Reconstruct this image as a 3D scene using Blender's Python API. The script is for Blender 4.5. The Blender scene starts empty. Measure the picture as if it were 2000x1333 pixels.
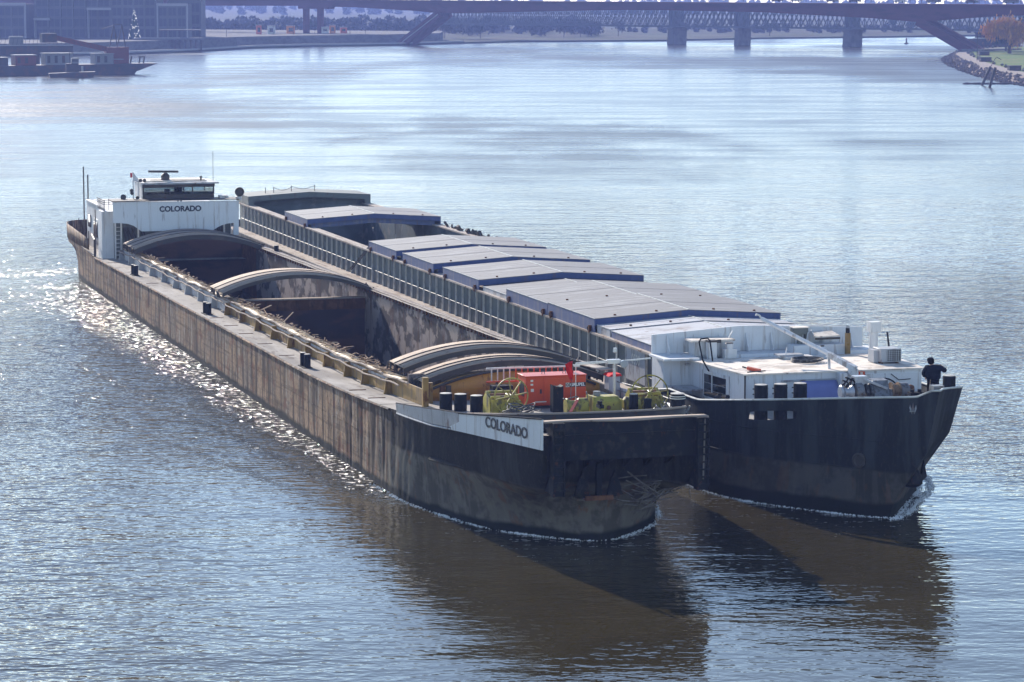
import bpy, math, random
import numpy as np
from mathutils import Vector, Matrix, Quaternion

random.seed(7)
R = math.radians
scene = bpy.context.scene
col = scene.collection

# ------------------------------------------------------------------ camera, sky, sun, exposure
CAM_H = 23.0
cd = bpy.data.cameras.new('camera'); cam = bpy.data.objects.new('camera', cd); col.objects.link(cam)
cd.sensor_width = 36.0; cd.lens = 5800 / 2000 * 36; cd.clip_start = 1.0; cd.clip_end = 9000
cam.location = (0, 0, CAM_H); cam.rotation_euler = (R(90) - math.atan(689.5 / 5800), 0, 0)
scene.camera = cam
SUN_AZ, SUN_EL = R(-23), R(25)          # azimuth from +Y, negative = to the left of the view
sdir = Vector((math.sin(SUN_AZ) * math.cos(SUN_EL), math.cos(SUN_AZ) * math.cos(SUN_EL), math.sin(SUN_EL)))
world = bpy.data.worlds.new('World'); scene.world = world; world.use_nodes = True
wn = world.node_tree
bg = wn.nodes.get('Background') or wn.nodes.new('ShaderNodeBackground')
sky = wn.nodes.new('ShaderNodeTexSky'); sky.sky_type = 'NISHITA'; sky.sun_disc = False
sky.sun_elevation = SUN_EL; sky.sun_rotation = SUN_AZ
sky.altitude = 2200; sky.air_density = 1.0; sky.dust_density = 0.36; sky.ozone_density = 0.4
wn.links.new(sky.outputs[0], bg.inputs[0]); bg.inputs[1].default_value = 0.15
sl = bpy.data.lights.new('sun', 'SUN'); sl.energy = 5.0; sl.angle = R(0.5); sl.color = (1.0, 0.92, 0.82)
so = bpy.data.objects.new('sun', sl); col.objects.link(so)
so.rotation_euler = sdir.to_track_quat('Z', 'Y').to_euler(); so.location = (-200, 300, 300)
vs = scene.view_settings
vs.view_transform = 'Standard'; vs.look = 'None'; vs.gamma = 1.0; vs.use_curve_mapping = False; vs.exposure = 0.62
scene.render.engine = 'CYCLES'
scene.cycles.use_denoising = True
scene.cycles.max_bounces = 6; scene.cycles.diffuse_bounces = 2; scene.cycles.glossy_bounces = 3
scene.cycles.transmission_bounces = 4; scene.cycles.transparent_max_bounces = 8; scene.cycles.volume_bounces = 0
scene.cycles.sample_clamp_indirect = 6.0

# ------------------------------------------------------------------ frames
YAW = R(16); OX, OY = -4.9, 132.1
def world_pt(t, s, z=0.0):
    return Vector((OX - s * math.sin(YAW) + t * math.cos(YAW), OY + s * math.cos(YAW) + t * math.sin(YAW), z))
def zd(s):                                   # deck height of the left barge
    return 2.65 + .0093 * (90 - s) + (.0009 * (25 - s) ** 2 if s < 25 else 0)

# ------------------------------------------------------------------ node helper and materials
class G:
    def __init__(self, nt): self.nt = nt
    def n(self, typ, ins=None, **attrs):
        nd = self.nt.nodes.new('ShaderNode' + typ)
        for k, v in attrs.items(): setattr(nd, k, v)
        for k, v in (ins or {}).items():
            sk = nd.inputs[k]
            if isinstance(v, bpy.types.NodeSocket): self.nt.links.new(v, sk)
            else: sk.default_value = v
        return nd
    def m(self, op, a, b=0.0, c=None, clamp=False):
        nd = self.nt.nodes.new('ShaderNodeMath'); nd.operation = op; nd.use_clamp = clamp
        for i, v in enumerate((a, b) if c is None else (a, b, c)):
            if isinstance(v, bpy.types.NodeSocket): self.nt.links.new(v, nd.inputs[i])
            else: nd.inputs[i].default_value = v
        return nd.outputs[0]
    def sm(self, v, lo, hi, a=0.0, b=1.0):
        nd = self.n('MapRange', {'Value': v, 'From Min': lo, 'From Max': hi, 'To Min': a, 'To Max': b}, interpolation_type='SMOOTHSTEP')
        return nd.outputs[0]
    def mix(self, f, a, b):
        nd = self.nt.nodes.new('ShaderNodeMix'); nd.data_type = 'RGBA'
        for i, v in ((0, f), (6, a), (7, b)):
            if isinstance(v, bpy.types.NodeSocket): self.nt.links.new(v, nd.inputs[i])
            else: nd.inputs[i].default_value = v if i == 0 else (tuple(v) + (1,) if len(v) == 3 else v)
        return nd.outputs[2]
    def noise(self, vec, scale=(1, 1, 1), detail=3, rough=.55, loc=(0, 0, 0), gain=1.0):
        mp = self.n('Mapping', {'Vector': vec, 'Scale': scale, 'Location': loc})
        o = self.n('TexNoise', {'Vector': mp.outputs[0], 'Scale': 1.0, 'Detail': detail, 'Roughness': rough}).outputs[0]
        return o if gain == 1.0 else self.m('MULTIPLY_ADD', self.m('SUBTRACT', o, .5), gain, .5)

_mats = {}
def M(name, base, rough=.6, layers=(), bump=0.0, bscale=8.0, metal=0.0, spec=None, obj=None):
    """layers: (colour, (sx,sy,sz), lo, hi, strength)"""
    if name in _mats: return _mats[name]
    m = bpy.data.materials.new(name); m.use_nodes = True; nt = m.node_tree; g = G(nt)
    p = nt.nodes['Principled BSDF']
    p.inputs['Roughness'].default_value = rough; p.inputs['Metallic'].default_value = metal
    if spec is None: spec = .4 if rough < .58 else .25 if rough < .7 else .06
    p.inputs['Specular IOR Level'].default_value = spec
    tc = g.n('TexCoord').outputs['Object']
    c = tuple(base) + (1,)
    first = True
    for i, (lc, sc, lo, hi, st) in enumerate(layers):
        f = g.m('MULTIPLY', g.sm(g.noise(tc, sc, 5, .6, (i * 7.3, i * 3.1, i * 1.7), 1.5), lo, hi), st)
        c = g.mix(f, base if first else c, lc); first = False
    if isinstance(c, tuple): p.inputs['Base Color'].default_value = c
    else: nt.links.new(c, p.inputs['Base Color'])
    if bump:
        b = g.n('Bump', {'Height': g.noise(tc, (bscale,) * 3, 3), 'Strength': 1.0, 'Distance': bump})
        nt.links.new(b.outputs[0], p.inputs['Normal'])
    _mats[name] = m
    return m

RUST = (.12, .045, .02); DIRT = (.10, .08, .065)
def painted(name, base, rough=.5, rust=.5, dirt=.5, sc=1.2, streak=True, bump=.004):
    sv = (sc * 2.2, sc * 2.2, sc * .35) if streak else (sc,) * 3
    return M(name, base, rough, [(tuple(b * .55 for b in base), (sc * .6,) * 3, .42, .7, dirt * .6), (DIRT, sv, .5, .78, dirt), (RUST, (sc * 1.7, sc * 1.7, sc * .8), .6, .72, rust)], bump, 6)

m_deck = M('deck_concrete_grey_steel', (.36, .33, .295), .8, [((.2, .18, .165), (.5, .12, .5), .42, .68, .7), ((.13, .10, .085), (2, .7, 2), .58, .75, .7), ((.48, .45, .42), (1.1, .2, 1), .52, .7, .5)], .006, 5)
m_yellow = painted('yellow_ochre_paint', (.34, .21, .065), .6, .85, .8)
m_greywhite = painted('grey_white_paint', (.42, .43, .45), .5, .6, .5)
m_orange = M('orange_wall_paint', (.52, .25, .045), .5, [((.36, .18, .05), (.6, .6, .6), .45, .7, .7), (RUST, (2, 2, 1), .64, .75, .7)], .004)
m_white = M('white_hull_paint', (.70, .70, .70), .62, [((.55, .55, .54), (.5, .5, .25), .48, .72, .6), (RUST, (2.5, 2.5, .5), .6, .72, .55), ((.34, .31, .28), (3, 3, .22), .54, .7, .6)], .004, 3)
m_white_clean = M('clean_white_paint', (.72, .73, .74), .62, [((.62, .63, .64), (.4, .4, .2), .5, .75, .5), ((.42, .37, .32), (4, 4, .22), .56, .74, .5), (RUST, (3, 3, .4), .64, .74, .4)], .004, 2)
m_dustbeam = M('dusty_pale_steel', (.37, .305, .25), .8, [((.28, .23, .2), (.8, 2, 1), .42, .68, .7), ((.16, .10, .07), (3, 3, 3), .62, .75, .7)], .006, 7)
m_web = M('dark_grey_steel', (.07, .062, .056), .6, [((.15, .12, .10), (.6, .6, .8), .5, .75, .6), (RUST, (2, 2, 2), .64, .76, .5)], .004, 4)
m_black = M('black_bollard_paint', (.018, .02, .024), .7, [((.06, .055, .05), (3, 3, 2), .5, .75, .6), (RUST, (4, 4, 3), .66, .78, .6)], .004, 9)
m_wornTop = M('worn_bright_steel', (.5, .46, .4), .5, [((.2, .15, .11), (5, 5, 5), .5, .7, .7)], .002, 9, metal=.2)
m_rust = M('rusty_steel', (.13, .06, .035), .85, [((.22, .11, .06), (2, 2, 2), .45, .65, .7), ((.05, .035, .03), (3, 3, 1), .55, .75, .7)], .006, 10)
m_hold = M('hold_wall_steel', (.40, .32, .27), .8, [((.06, .052, .05), (.28, .28, .42), .46, .54, .9), ((.30, .26, .25), (.8, .5, .8), .52, .7, .6), (RUST, (1.5, 1.5, .4), .55, .75, .5)], .01, 2)
m_holdfloor = M('hold_floor_steel', (.05, .045, .042), .8, [((.09, .07, .06), (.4, .4, .4), .45, .65, .7)], .01, 3)
m_bulkhead = M('bulkhead_maroon_steel', (.15, .08, .065), .75, [((.05, .042, .05), (.2, .2, .5), .42, .65, .8), ((.14, .08, .06), (.6, .6, .2), .58, .75, .5)], .008, 2)
m_rcoam = M('grey_green_coaming', (.15, .165, .155), .6, [((.095, .105, .10), (.8, .8, .4), .45, .7, .7), (RUST, (2.5, 2.5, .6), .66, .78, .5)], .003, 3)
m_stiff = M('pale_paint_edge_light', (.62, .62, .58), .55, [((.3, .27, .24), (2, 2, 1), .52, .7, .6)], .002)  # pale paint; on the coaming stiffeners the tone includes light along their edges
m_flange = M('flange_buff_paint', (.44, .38, .33), .75, [((.25, .19, .15), (2, .3, 2), .48, .68, .7), (RUST, (4, 1.2, 4), .6, .74, .7)], .005, 6)
m_covtop = M('weathered_cover_sheet', (.19, .185, .188), .68, [((.19, .185, .195), (.25, 1.6, 1), .44, .66, .7), ((.37, .37, .375), (.3, 2.2, 1), .55, .72, .5), ((.13, .11, .10), (2, 3, 2), .60, .76, .6)], .004, 2)
m_blue = M('blue_cover_paint', (.05, .08, .21), .5, [((.10, .13, .28), (1.2, 1.2, .3), .5, .75, .5), ((.13, .085, .08), (3, 3, .5), .62, .78, .55)], .003, 3)
m_blueside = M('faded_blue_cover_paint', (.10, .125, .24), .55, [((.2, .185, .23), (2.5, 1.4, .25), .46, .7, .75), ((.16, .10, .08), (3, 3, .5), .62, .78, .6)], .003, 3)
m_covgrey = M('grey_white_cover', (.46, .46, .48), .6, [((.3, .27, .26), (.5, 1.2, .6), .46, .68, .7), (RUST, (2, 1.5, 2), .64, .76, .5)], .004, 3)
m_red = M('red_generator_paint', (.60, .075, .02), .38, [((.42, .04, .02), (1, 1, 1), .5, .75, .5)], .001, 2)
m_winch = M('yellow_winch_paint', (.43, .36, .06), .5, [((.28, .23, .05), (1.4, 1.4, 1.4), .44, .62, .8), ((.07, .06, .04), (3, 3, 1.2), .55, .68, .85), (RUST, (5, 5, 3), .62, .7, .8)], .006, 6)
m_steel = M('grey_machinery_steel', (.26, .26, .26), .45, [((.12, .11, .10), (4, 4, 4), .48, .68, .7), (RUST, (6, 6, 6), .64, .76, .6)], .003, 9, metal=.3)
m_galv = M('galvanised_steel', (.55, .56, .58), .4, [((.4, .4, .41), (4, 4, 4), .5, .7, .6)], .001, 9, metal=.5)
m_wood = M('weathered_wood', (.33, .22, .14), .85, [((.16, .10, .06), (6, 6, 6), .45, .65, .7), ((.5, .4, .3), (3, 3, 3), .55, .72, .6)], .004, 12)
m_stick = M('bleached_driftwood', (.20, .18, .16), .85, [((.09, .07, .06), (2, 2, 2), .45, .65, .7)])
m_rope = M('dark_wire_rope', (.05, .05, .052), .6, [((.2, .2, .2), (6, 6, 6), .5, .65, .7)])
m_ink = M('dark_navy_lettering', (.012, .018, .035), .5)
m_inkw = M('white_lettering', (.78, .78, .78), .5)
m_sticker = M('white_sticker', (.7, .68, .6), .5)
m_blacklbl = M('black_label', (.02, .022, .03), .4)
m_flagred = M('red_flag_cloth', (.68, .03, .03), .8, [((.45, .02, .02), (4, 4, 4), .45, .65, .6)])
m_tarp = M('violet_blue_tarpaulin', (.22, .25, .50), .7, [((.18, .2, .42), (1, 1, 1), .45, .7, .6)])
m_roofpale = M('pale_buff_roof', (.82, .73, .63), .7, [((.42, .36, .3), (.7, .7, 1), .46, .66, .7), ((.7, .68, .65), (1.2, 1.2, 1), .52, .7, .6), (RUST, (2.2, 2.2, 2), .64, .76, .5)], .004, 5)
m_glassdark = M('dark_window_glass', (.02, .025, .03), .06, spec=.6)
m_lamp = M('lamp_lens', (.35, .37, .4), .15)
m_redlamp = M('red_lamp_lens', (.55, .02, .03), .3)
m_blind = M('tan_blind_slat', (.75, .60, .42), .7)
m_skin = M('skin', (.5, .3, .22), .5)
m_coat = M('navy_coat_cloth', (.010, .013, .024), .9, [((.02, .026, .042), (6, 6, 6), .45, .7, .6)], .01, 14)
m_trous = M('black_trouser_cloth', (.008, .009, .014), .9, bump=.008, bscale=16)
m_hair = M('dark_knit_cap', (.012, .011, .012), .9)

def glass_mat():
    m = bpy.data.materials.new('cabin_window_glass'); m.use_nodes = True; nt = m.node_tree; g = G(nt)
    nt.nodes.remove(nt.nodes['Principled BSDF'])
    tr = g.n('BsdfTransparent', {'Color': (.72, .78, .8, 1)}); gl = g.n('BsdfGlossy', {'Roughness': .03, 'Color': (.9, .9, .9, 1)})
    mx = g.n('MixShader', {0: g.n('LayerWeight', {'Blend': .25}).outputs['Fresnel'], 1: tr.outputs[0], 2: gl.outputs[0]})
    nt.links.new(mx.outputs[0], nt.nodes['Material Output'].inputs[0])
    return m
m_glass = glass_mat()

def hull_mat(name, side, scum, bow, bow_s, zline, slope, streak, boot):
    """weathered hull: painted bow above a line, scum zone below, wet dark boot line at the water"""
    m = bpy.data.materials.new(name); m.use_nodes = True; nt = m.node_tree; g = G(nt)
    p = nt.nodes['Principled BSDF']; p.inputs['Specular IOR Level'].default_value = .12
    tc = g.n('TexCoord').outputs['Object']; xyz = g.n('SeparateXYZ', {0: tc}); y, z = xyz.outputs[1], xyz.outputs[2]
    mott = g.noise(tc, (.9, .9, .9), 6, .65, gain=1.6); mott2 = g.noise(tc, (.28, .28, .5), 4, .6, (4, 2, 1), gain=1.6)
    str1 = g.noise(tc, (3.0, 3.0, .22), 5, .6, (1, 5, 0), gain=1.6); str2 = g.noise(tc, (1.1, 1.1, .12), 4, .6, (9, 5, 3), gain=1.6); fine = g.noise(tc, (7, 7, 3.5), 4, .7, gain=1.6)
    c = g.mix(g.sm(mott2, .36, .62), side, tuple(v * .5 for v in side))
    patchy = g.sm(mott2, .34, .58)
    c = g.mix(g.m('MULTIPLY', g.m('MULTIPLY', g.sm(str1, .48, .66), patchy), .85 * streak), c, (.44, .37, .30))
    hz = g.noise(tc, (.12, .12, 3.2), 4, .6, (2, 7, 4), 1.6); c = g.mix(g.m('MULTIPLY', g.sm(hz, .54, .68), .5 * streak), c, (.10, .065, .045))
    c = g.mix(g.m('MULTIPLY', g.sm(str2, .5, .64), .85 * streak), c, (.05, .034, .025))
    c = g.mix(g.m('MULTIPLY', g.sm(fine, .52, .68), .6 * streak), c, (.04, .03, .024))
    c = g.mix(g.m('MULTIPLY', g.sm(mott, .58, .66), .6 * streak), c, (.19, .075, .04))
    sc2 = g.mix(g.sm(mott, .38, .64), scum, tuple(v * .55 for v in scum))
    sc2 = g.mix(g.m('MULTIPLY', g.sm(str1, .5, .75), .4), sc2, tuple(v * 1.35 for v in scum))
    sc2 = g.mix(g.m('MULTIPLY', g.sm(g.noise(tc, (1.4, 1.4, .5), 4, .6, (8, 8, 2), 1.6), .60, .70), .4 * streak), sc2, (.17, .085, .045))
    bw = g.mix(g.m('MULTIPLY', g.sm(str2, .46, .68), .6), bow, tuple(v * 2.2 + .012 for v in bow))
    sc2 = g.mix(g.m('MULTIPLY', g.sm(g.noise(tc, (1.4, 1.4, .5), 4, .6, (8, 8, 2), 1.6), .60, .70), .4 * streak), sc2, (.17, .085, .045))
    bw = g.mix(g.m('MULTIPLY', g.sm(fine, .58, .74), .4), bw, (.08, .065, .055))
    ln = g.m('ADD', zline, g.m('MULTIPLY', y, slope)); ln = g.m('ADD', ln, g.m('MULTIPLY', g.m('SUBTRACT', mott, .5), .35))
    bowc = g.mix(g.sm(g.m('SUBTRACT', z, ln), -.12, .12), sc2, bw)
    ybl = g.m('ADD', y, g.m('MULTIPLY', g.m('SUBTRACT', str1, .5), 7.0))
    c = g.mix(g.sm(ybl, bow_s - 3.5, bow_s + 3.0), bowc, c)
    zb = g.m('ADD', z, g.m('MULTIPLY', g.m('SUBTRACT', g.noise(tc, (.5, .5, .5), 3, .5, (3, 3, 3)), .5), .5))
    c = g.mix(g.sm(zb, boot - .12, boot + .12), (.014, .017, .015), c)
    nt.links.new(c, p.inputs['Base Color'])
    nt.links.new(g.m('ADD', .62, g.m('MULTIPLY', mott, .3)), p.inputs['Roughness'])
    hb = g.m('ADD', g.m('MULTIPLY', g.noise(tc, (.7, .7, .35), 3), .05), g.m('MULTIPLY', fine, .006))
    b = g.n('Bump', {'Height': hb, 'Strength': 1.0, 'Distance': 1.0}); nt.links.new(b.outputs[0], p.inputs['Normal'])
    return m
m_hullL = hull_mat('worn_hull_steel', (.40, .265, .165), (.155, .138, .112), (.019, .019, .019), 4.5, 2.35, -.02, 1.0, .36)
m_hullR = hull_mat('navy_bow_paint', (.2, .2, .2), (.095, .088, .078), (.024, .027, .030), 60.0, 2.05, .0, .4, .62)

# ------------------------------------------------------------------ mesh builder
class MB:
    def __init__(self, off=(0, 0, 0)): self.v = []; self.f = []; self.off = off
    def add(self, vs, fs, mat=None):
        b = len(self.v)
        self.v += [tuple(mat @ Vector(p)) if mat is not None else tuple(p) for p in vs]
        self.f += [tuple(b + i for i in q) for q in fs]; return self
    def box(self, x0, x1, y0, y1, z0, z1, mat=None):
        vs = [(x, y, z) for z in (z0, z1) for x, y in ((x0, y0), (x1, y0), (x1, y1), (x0, y1))]
        return self.add(vs, [(3, 2, 1, 0), (4, 5, 6, 7), (0, 1, 5, 4), (1, 2, 6, 5), (2, 3, 7, 6), (3, 0, 4, 7)], mat)
    def bar(self, p, q, w, h=None, up=(0, 0, 1)):
        p, q = Vector(p), Vector(q); d = (q - p); L = d.length; d.normalize()
        u = Vector(up); sx = d.cross(u)
        if sx.length < 1e-4: sx = d.cross(Vector((1, 0, 0)))
        sx.normalize(); u = sx.cross(d); h = h or w
        mt = Matrix((sx, d, u)).transposed().to_4x4(); mt.translation = p
        return self.box(-w / 2, w / 2, 0, L, -h / 2, h / 2, mt)
    def tube(self, pts, r, n=8, cap=True, closed=False):
        pts = [Vector(p) for p in pts]; N = len(pts); b = len(self.v); prev = None
        rs = r if isinstance(r, (list, tuple)) else [r] * N
        for i, p in enumerate(pts):
            if closed: d = pts[(i + 1) % N] - pts[i - 1]
            else: d = pts[min(i + 1, N - 1)] - pts[max(i - 1, 0)]
            d.normalize()
            if prev is None:
                a = d.cross(Vector((0, 0, 1)));
                if a.length < 1e-3: a = d.cross(Vector((1, 0, 0)))
            else:
                a = prev - d * prev.dot(d)
            a.normalize(); prev = a; c = d.cross(a)
            for k in range(n):
                th = 2 * math.pi * k / n
                self.v.append(tuple(p + (a * math.cos(th) + c * math.sin(th)) * rs[i]))
        for i in range(N if closed else N - 1):
            for k in range(n):
                j = (i + 1) % N
                self.f.append((b + i * n + k, b + i * n + (k + 1) % n, b + j * n + (k + 1) % n, b + j * n + k))
        if cap and not closed:
            self.f.append(tuple(b + k for k in reversed(range(n)))); self.f.append(tuple(b + (N - 1) * n + k for k in range(n)))
        return self
    def lathe(self, prof, n=20, mat=None):
        vs = []; fs = []
        for r, z in prof:
            for k in range(n): vs.append((r * math.cos(2 * math.pi * k / n), r * math.sin(2 * math.pi * k / n), z))
        for i in range(len(prof) - 1):
            for k in range(n): fs.append((i * n + k, i * n + (k + 1) % n, (i + 1) * n + (k + 1) % n, (i + 1) * n + k))
        fs.append(tuple(reversed(range(n)))); fs.append(tuple((len(prof) - 1) * n + k for k in range(n)))
        return self.add(vs, fs, mat)
    def cyl(self, p, q, r, n=16):
        return self.tube([p, q], r, n)
    def grid(self, fn, nu, nv):
        b = len(self.v)
        for i in range(nu + 1):
            for j in range(nv + 1): self.v.append(tuple(fn(i / nu, j / nv)))
        for i in range(nu):
            for j in range(nv):
                a = b + i * (nv + 1) + j; self.f.append((a, a + nv + 1, a + nv + 2, a + 1))
        return self
    def prism(self, poly, d, mat=None):
        """poly: list of 3D points (planar), extruded by vector d"""
        n = len(poly); d = Vector(d); vs = [Vector(p) for p in poly] + [Vector(p) + d for p in poly]
        fs = [tuple(reversed(range(n))), tuple(range(n, 2 * n))] + [(i, (i + 1) % n, n + (i + 1) % n, n + i) for i in range(n)]
        return self.add(vs, fs, mat)
    def mesh(self, name, m, smooth=True):
        me = bpy.data.meshes.new(name)
        ox, oy, oz = self.off
        me.from_pydata([(x - ox, y - oy, z - oz) for x, y, z in self.v], [], self.f)
        if m: me.materials.append(m)
        me.update()
        import bmesh
        bm = bmesh.new(); bm.from_mesh(me); bmesh.ops.recalc_face_normals(bm, faces=bm.faces); bm.to_mesh(me); bm.free()
        if smooth:
            me.shade_smooth(); me.set_sharp_from_angle(angle=R(32))
        return me
    def build(self, name, m, parent=None, smooth=True, bevel=0.0):
        o = bpy.data.objects.new(name, self.mesh(name, m, smooth)); col.objects.link(o)
        if parent: o.parent = parent
        if bevel:
            md = o.modifiers.new('bevel', 'BEVEL'); md.width = bevel; md.segments = 1; md.limit_method = 'ANGLE'
        return o

def tag(o, label=None, cat=None, group=None, kind=None):
    for k, v in (('label', label), ('category', cat), ('group', group), ('kind', kind)):
        if v: o[k] = v
    return o
def thing(name, label, cat, loc, rotz=0.0, group=None):
    o = bpy.data.objects.new(name, None); col.objects.link(o); o.empty_display_size = .3
    o.location = loc; o.rotation_euler = (0, 0, rotz); return tag(o, label, cat, group)
def onbarge(name, label, cat, t, s, z, group=None):
    return thing(name, label, cat, world_pt(t, s, z), YAW, group)
def link_copy(o, parent=None, loc=None):
    c = o.copy(); col.objects.link(c)
    if parent: c.parent = parent
    if loc is not None: c.location = loc
    return c
def copy_tree(root, loc, rotz=None, label=None):
    r = root.copy(); col.objects.link(r); r.location = loc
    if rotz is not None: r.rotation_euler = (0, 0, rotz)
    if label: r['label'] = label
    for ch in list(root.children):
        c = link_copy(ch, r)
        for g2 in list(ch.children): link_copy(g2, c)
    return r
def text(name, body, size, m, parent, loc, xd, up, extrude=.006, bold=.012, sx=1.0):
    cu = bpy.data.curves.new(name, 'FONT'); cu.body = body; cu.size = size; cu.extrude = extrude; cu.offset = bold
    cu.align_x = 'CENTER'; cu.align_y = 'CENTER'; cu.materials.append(m)
    tmp = bpy.data.objects.new(name + '_tmp', cu); col.objects.link(tmp)
    dg = bpy.context.evaluated_depsgraph_get(); dg.update()
    me = bpy.data.meshes.new_from_object(tmp.evaluated_get(dg)); bpy.data.objects.remove(tmp)
    me.materials.clear(); me.materials.append(m); me.name = name
    o = bpy.data.objects.new(name, me); col.objects.link(o); o.parent = parent
    x = Vector(xd).normalized(); u = Vector(up).normalized(); n = x.cross(u)
    mt = Matrix((x * sx, u, n)).transposed().to_4x4(); mt.translation = Vector(loc); o.matrix_local = mt
    return o

# ================================================================== RIVER
def river():
    mb = MB(); ys = [-70, 4150]; 
    mb.grid(lambda u, v: (-2100 + 4200 * u, -70 + 4220 * v, 0), 1, 1)
    o = mb.build('river', None, smooth=False); tag(o, kind='structure')
    o['label'] = 'wide rippled river carrying the two barges'
    return o
water = river()

# ================================================================== LEFT BARGE
L = thing('motor_barge', 'long rusty open-hold cargo barge with white wheelhouse and white name board at its bow', 'barge', world_pt(0, 0), YAW)
W = 11.4
def resamp(pts, n):
    pts = [Vector((a, b, 0)) for a, b in pts]
    d = [0]
    for a, b in zip(pts, pts[1:]): d.append(d[-1] + (b - a).length)
    out = []
    for k in range(n):
        x = d[-1] * k / (n - 1); i = 0
        while i < len(d) - 2 and d[i + 1] < x: i += 1
        f = (x - d[i]) / max(1e-9, d[i + 1] - d[i]); q = pts[i].lerp(pts[i + 1], f); out.append((q.x, q.y))
    return out
def smooth_poly(pts, it=2):
    for _ in range(it):
        q = [pts[0]]
        for a, b in zip(pts, pts[1:]):
            q += [(a[0] * .75 + b[0] * .25, a[1] * .75 + b[1] * .25), (a[0] * .25 + b[0] * .75, a[1] * .25 + b[1] * .75)]
        q.append(pts[-1]); pts = q
    return pts
# (s, t) half outlines, starboard side
bow_wl = smooth_poly([(4, 0), (1, .03), (-1.5, .35), (-4, .95), (-6.6, 1.6), (-8.8, 2.7), (-10.2, 4.0), (-11.2, 5.0), (-11.4, 5.7)])
bow_dk = smooth_poly([(4, 0), (1, .03), (-3, .36), (-6, .74), (-9, 1.16), (-12, 1.66), (-13.7, 2.02), (-14.7, 2.3), (-14.6, 2.75), (-13.2, 3.0), (-12.7, 3.6), (-12.6, 5.7)])
bow_in = smooth_poly([(4, 0), (1, .03), (-3, .38), (-6, .85), (-9, 1.35), (-11, 1.75), (-11.9, 2.5), (-12.1, 3.6), (-12.2, 5.7)])
st_wl = smooth_poly([(116.5, 5.7), (116.2, 3.4), (115, 1.4), (111, .35), (104, 0), (99, 0)])
st_dk = smooth_poly([(119.5, 5.7), (119.3, 2.6), (118.4, .9), (116, .2), (111, 0), (99, 0)])
NB, NS = 110, 14
mid = [(99 - 2.0 * k, 0.0) for k in range(1, 42)] + [(15.8 - .155 * k, 0.0) for k in range(76)]
def outline(w):
    b = [tuple(a[i] * (1 - w) + c[i] * w for i in (0, 1)) for a, c in zip(resamp(bow_wl, NB), resamp(bow_dk, NB))]
    s = [tuple(a[i] * (1 - w) + c[i] * w for i in (0, 1)) for a, c in zip(resamp(st_wl, NS), resamp(st_dk, NS))]
    half = s + mid + b
    return half + [(q[0], W - q[1]) for q in reversed(half[:-1])][:-1]
levels = [(-.8, 0), (0.0, 0), (.5, .02), (1.2, .10), (1.9, .30), (2.6, .80), (3.3, .93), (None, .985), (None, 1.0)]
mb = MB(); rings = []
def dent(s, z):
    if not -6 < s < 16: return 0
    a = .085 * max(0, 1 - abs(s - 3) / 12) * math.sin(math.pi * min(1, max(0, z / 3.75))) ** .5
    return a * (.5 + .5 * math.cos(s * 2 * math.pi / .92 + 1.3 * math.sin(s * 1.7))) ** 1.5 * (.6 + .4 * math.sin(s * 3.1 + z))
for li, (z, w) in enumerate(levels):
    o = outline(w); rings.append(len(mb.v))
    for i, (s, t) in enumerate(o):
        if t < 3 and z is not None and z >= 0: t = t + dent(s, z)
        zz = zd(s) if z is None else min(z, zd(s) - .02 - .01 * (3.3 - z))
        if z is None and s > 99: zz = zd(s) + .5 * min(1, (s - 99) / 12)
        if li == len(levels) - 2: zz -= .16
        mb.v.append((t, s, zz))
n = len(o)
for a, b in zip(rings, rings[1:]):
    for i in range(n): mb.f.append((a + i, a + (i + 1) % n, b + (i + 1) % n, b + i))
hull = mb.build('hull', m_hullL, L)
# hull side plates, two strakes; the forward ones are dented between the frames
for row in range(2):
    edges = [9, 15.5] + [15.5 + 6.2 * k for k in range(1, 14)]
    for a, b in zip(edges, edges[1:]):
        if b > 97.5: b = 97.5
        nsx = 46 if a < 18 else 8
        def fn(u, v, a=a, b=b, row=row):
            s = a + .025 + (b - a - .05) * u
            zt = zd(s) - .09; zm = zd(s) * .46 + .35
            z0, z1 = (-.3, zm - .015) if row == 0 else (zm + .015, zt)
            d = 0.0
            if s < 23:
                amp = .07 * max(0, 1 - abs(s - 5) / 16)
                ph = s * 2 * math.pi / .92 + 1.3 * math.sin(s * 1.7) + .5 * row
                d = amp * (.5 + .5 * math.cos(ph)) ** 1.5 * math.sin(math.pi * min(1, max(0, v * 1.02))) ** .4 * (.6 + .4 * math.sin(s * 3.1 + row))
            else:
                d = .012 * math.sin(s * 4.7 + row)
            return (-.03 + d, s, z0 + (z1 - z0) * v)
        mb = MB(); mb.grid(fn, nsx, 8)
        mb.build('hull_plate', m_hullL, L)
mb = MB()
for side in (0, 1):
    pts = []
    for k in range(60):
        s = 98 - k * 1.62
        pts.append((-.05 if side == 0 else W + .05, s, zd(s) - .05))
    mb.tube(pts, .06, 6)
mb.build('rubbing_rail', m_hullL, L)
# bow rubbing strake on the starboard bow
mb = MB(); pts = []
for k in range(14):
    s = -3.2 - k * .72
    w = .5; o = None
    bo = [tuple(a[i] * .45 + c[i] * .55 for i in (0, 1)) for a, c in zip(resamp(bow_wl, 80), resamp(bow_dk, 80))]
    t = min(bo, key=lambda q: abs(q[0] - s) + (0 if q[1] < 2.6 else 9))[1]
    pts.append((t - .04 + .0 * k, s, 2.42 + .03 * k))
mb.tube(pts, .13, 8); mb.build('rubbing_strake', m_hullL, L)
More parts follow.
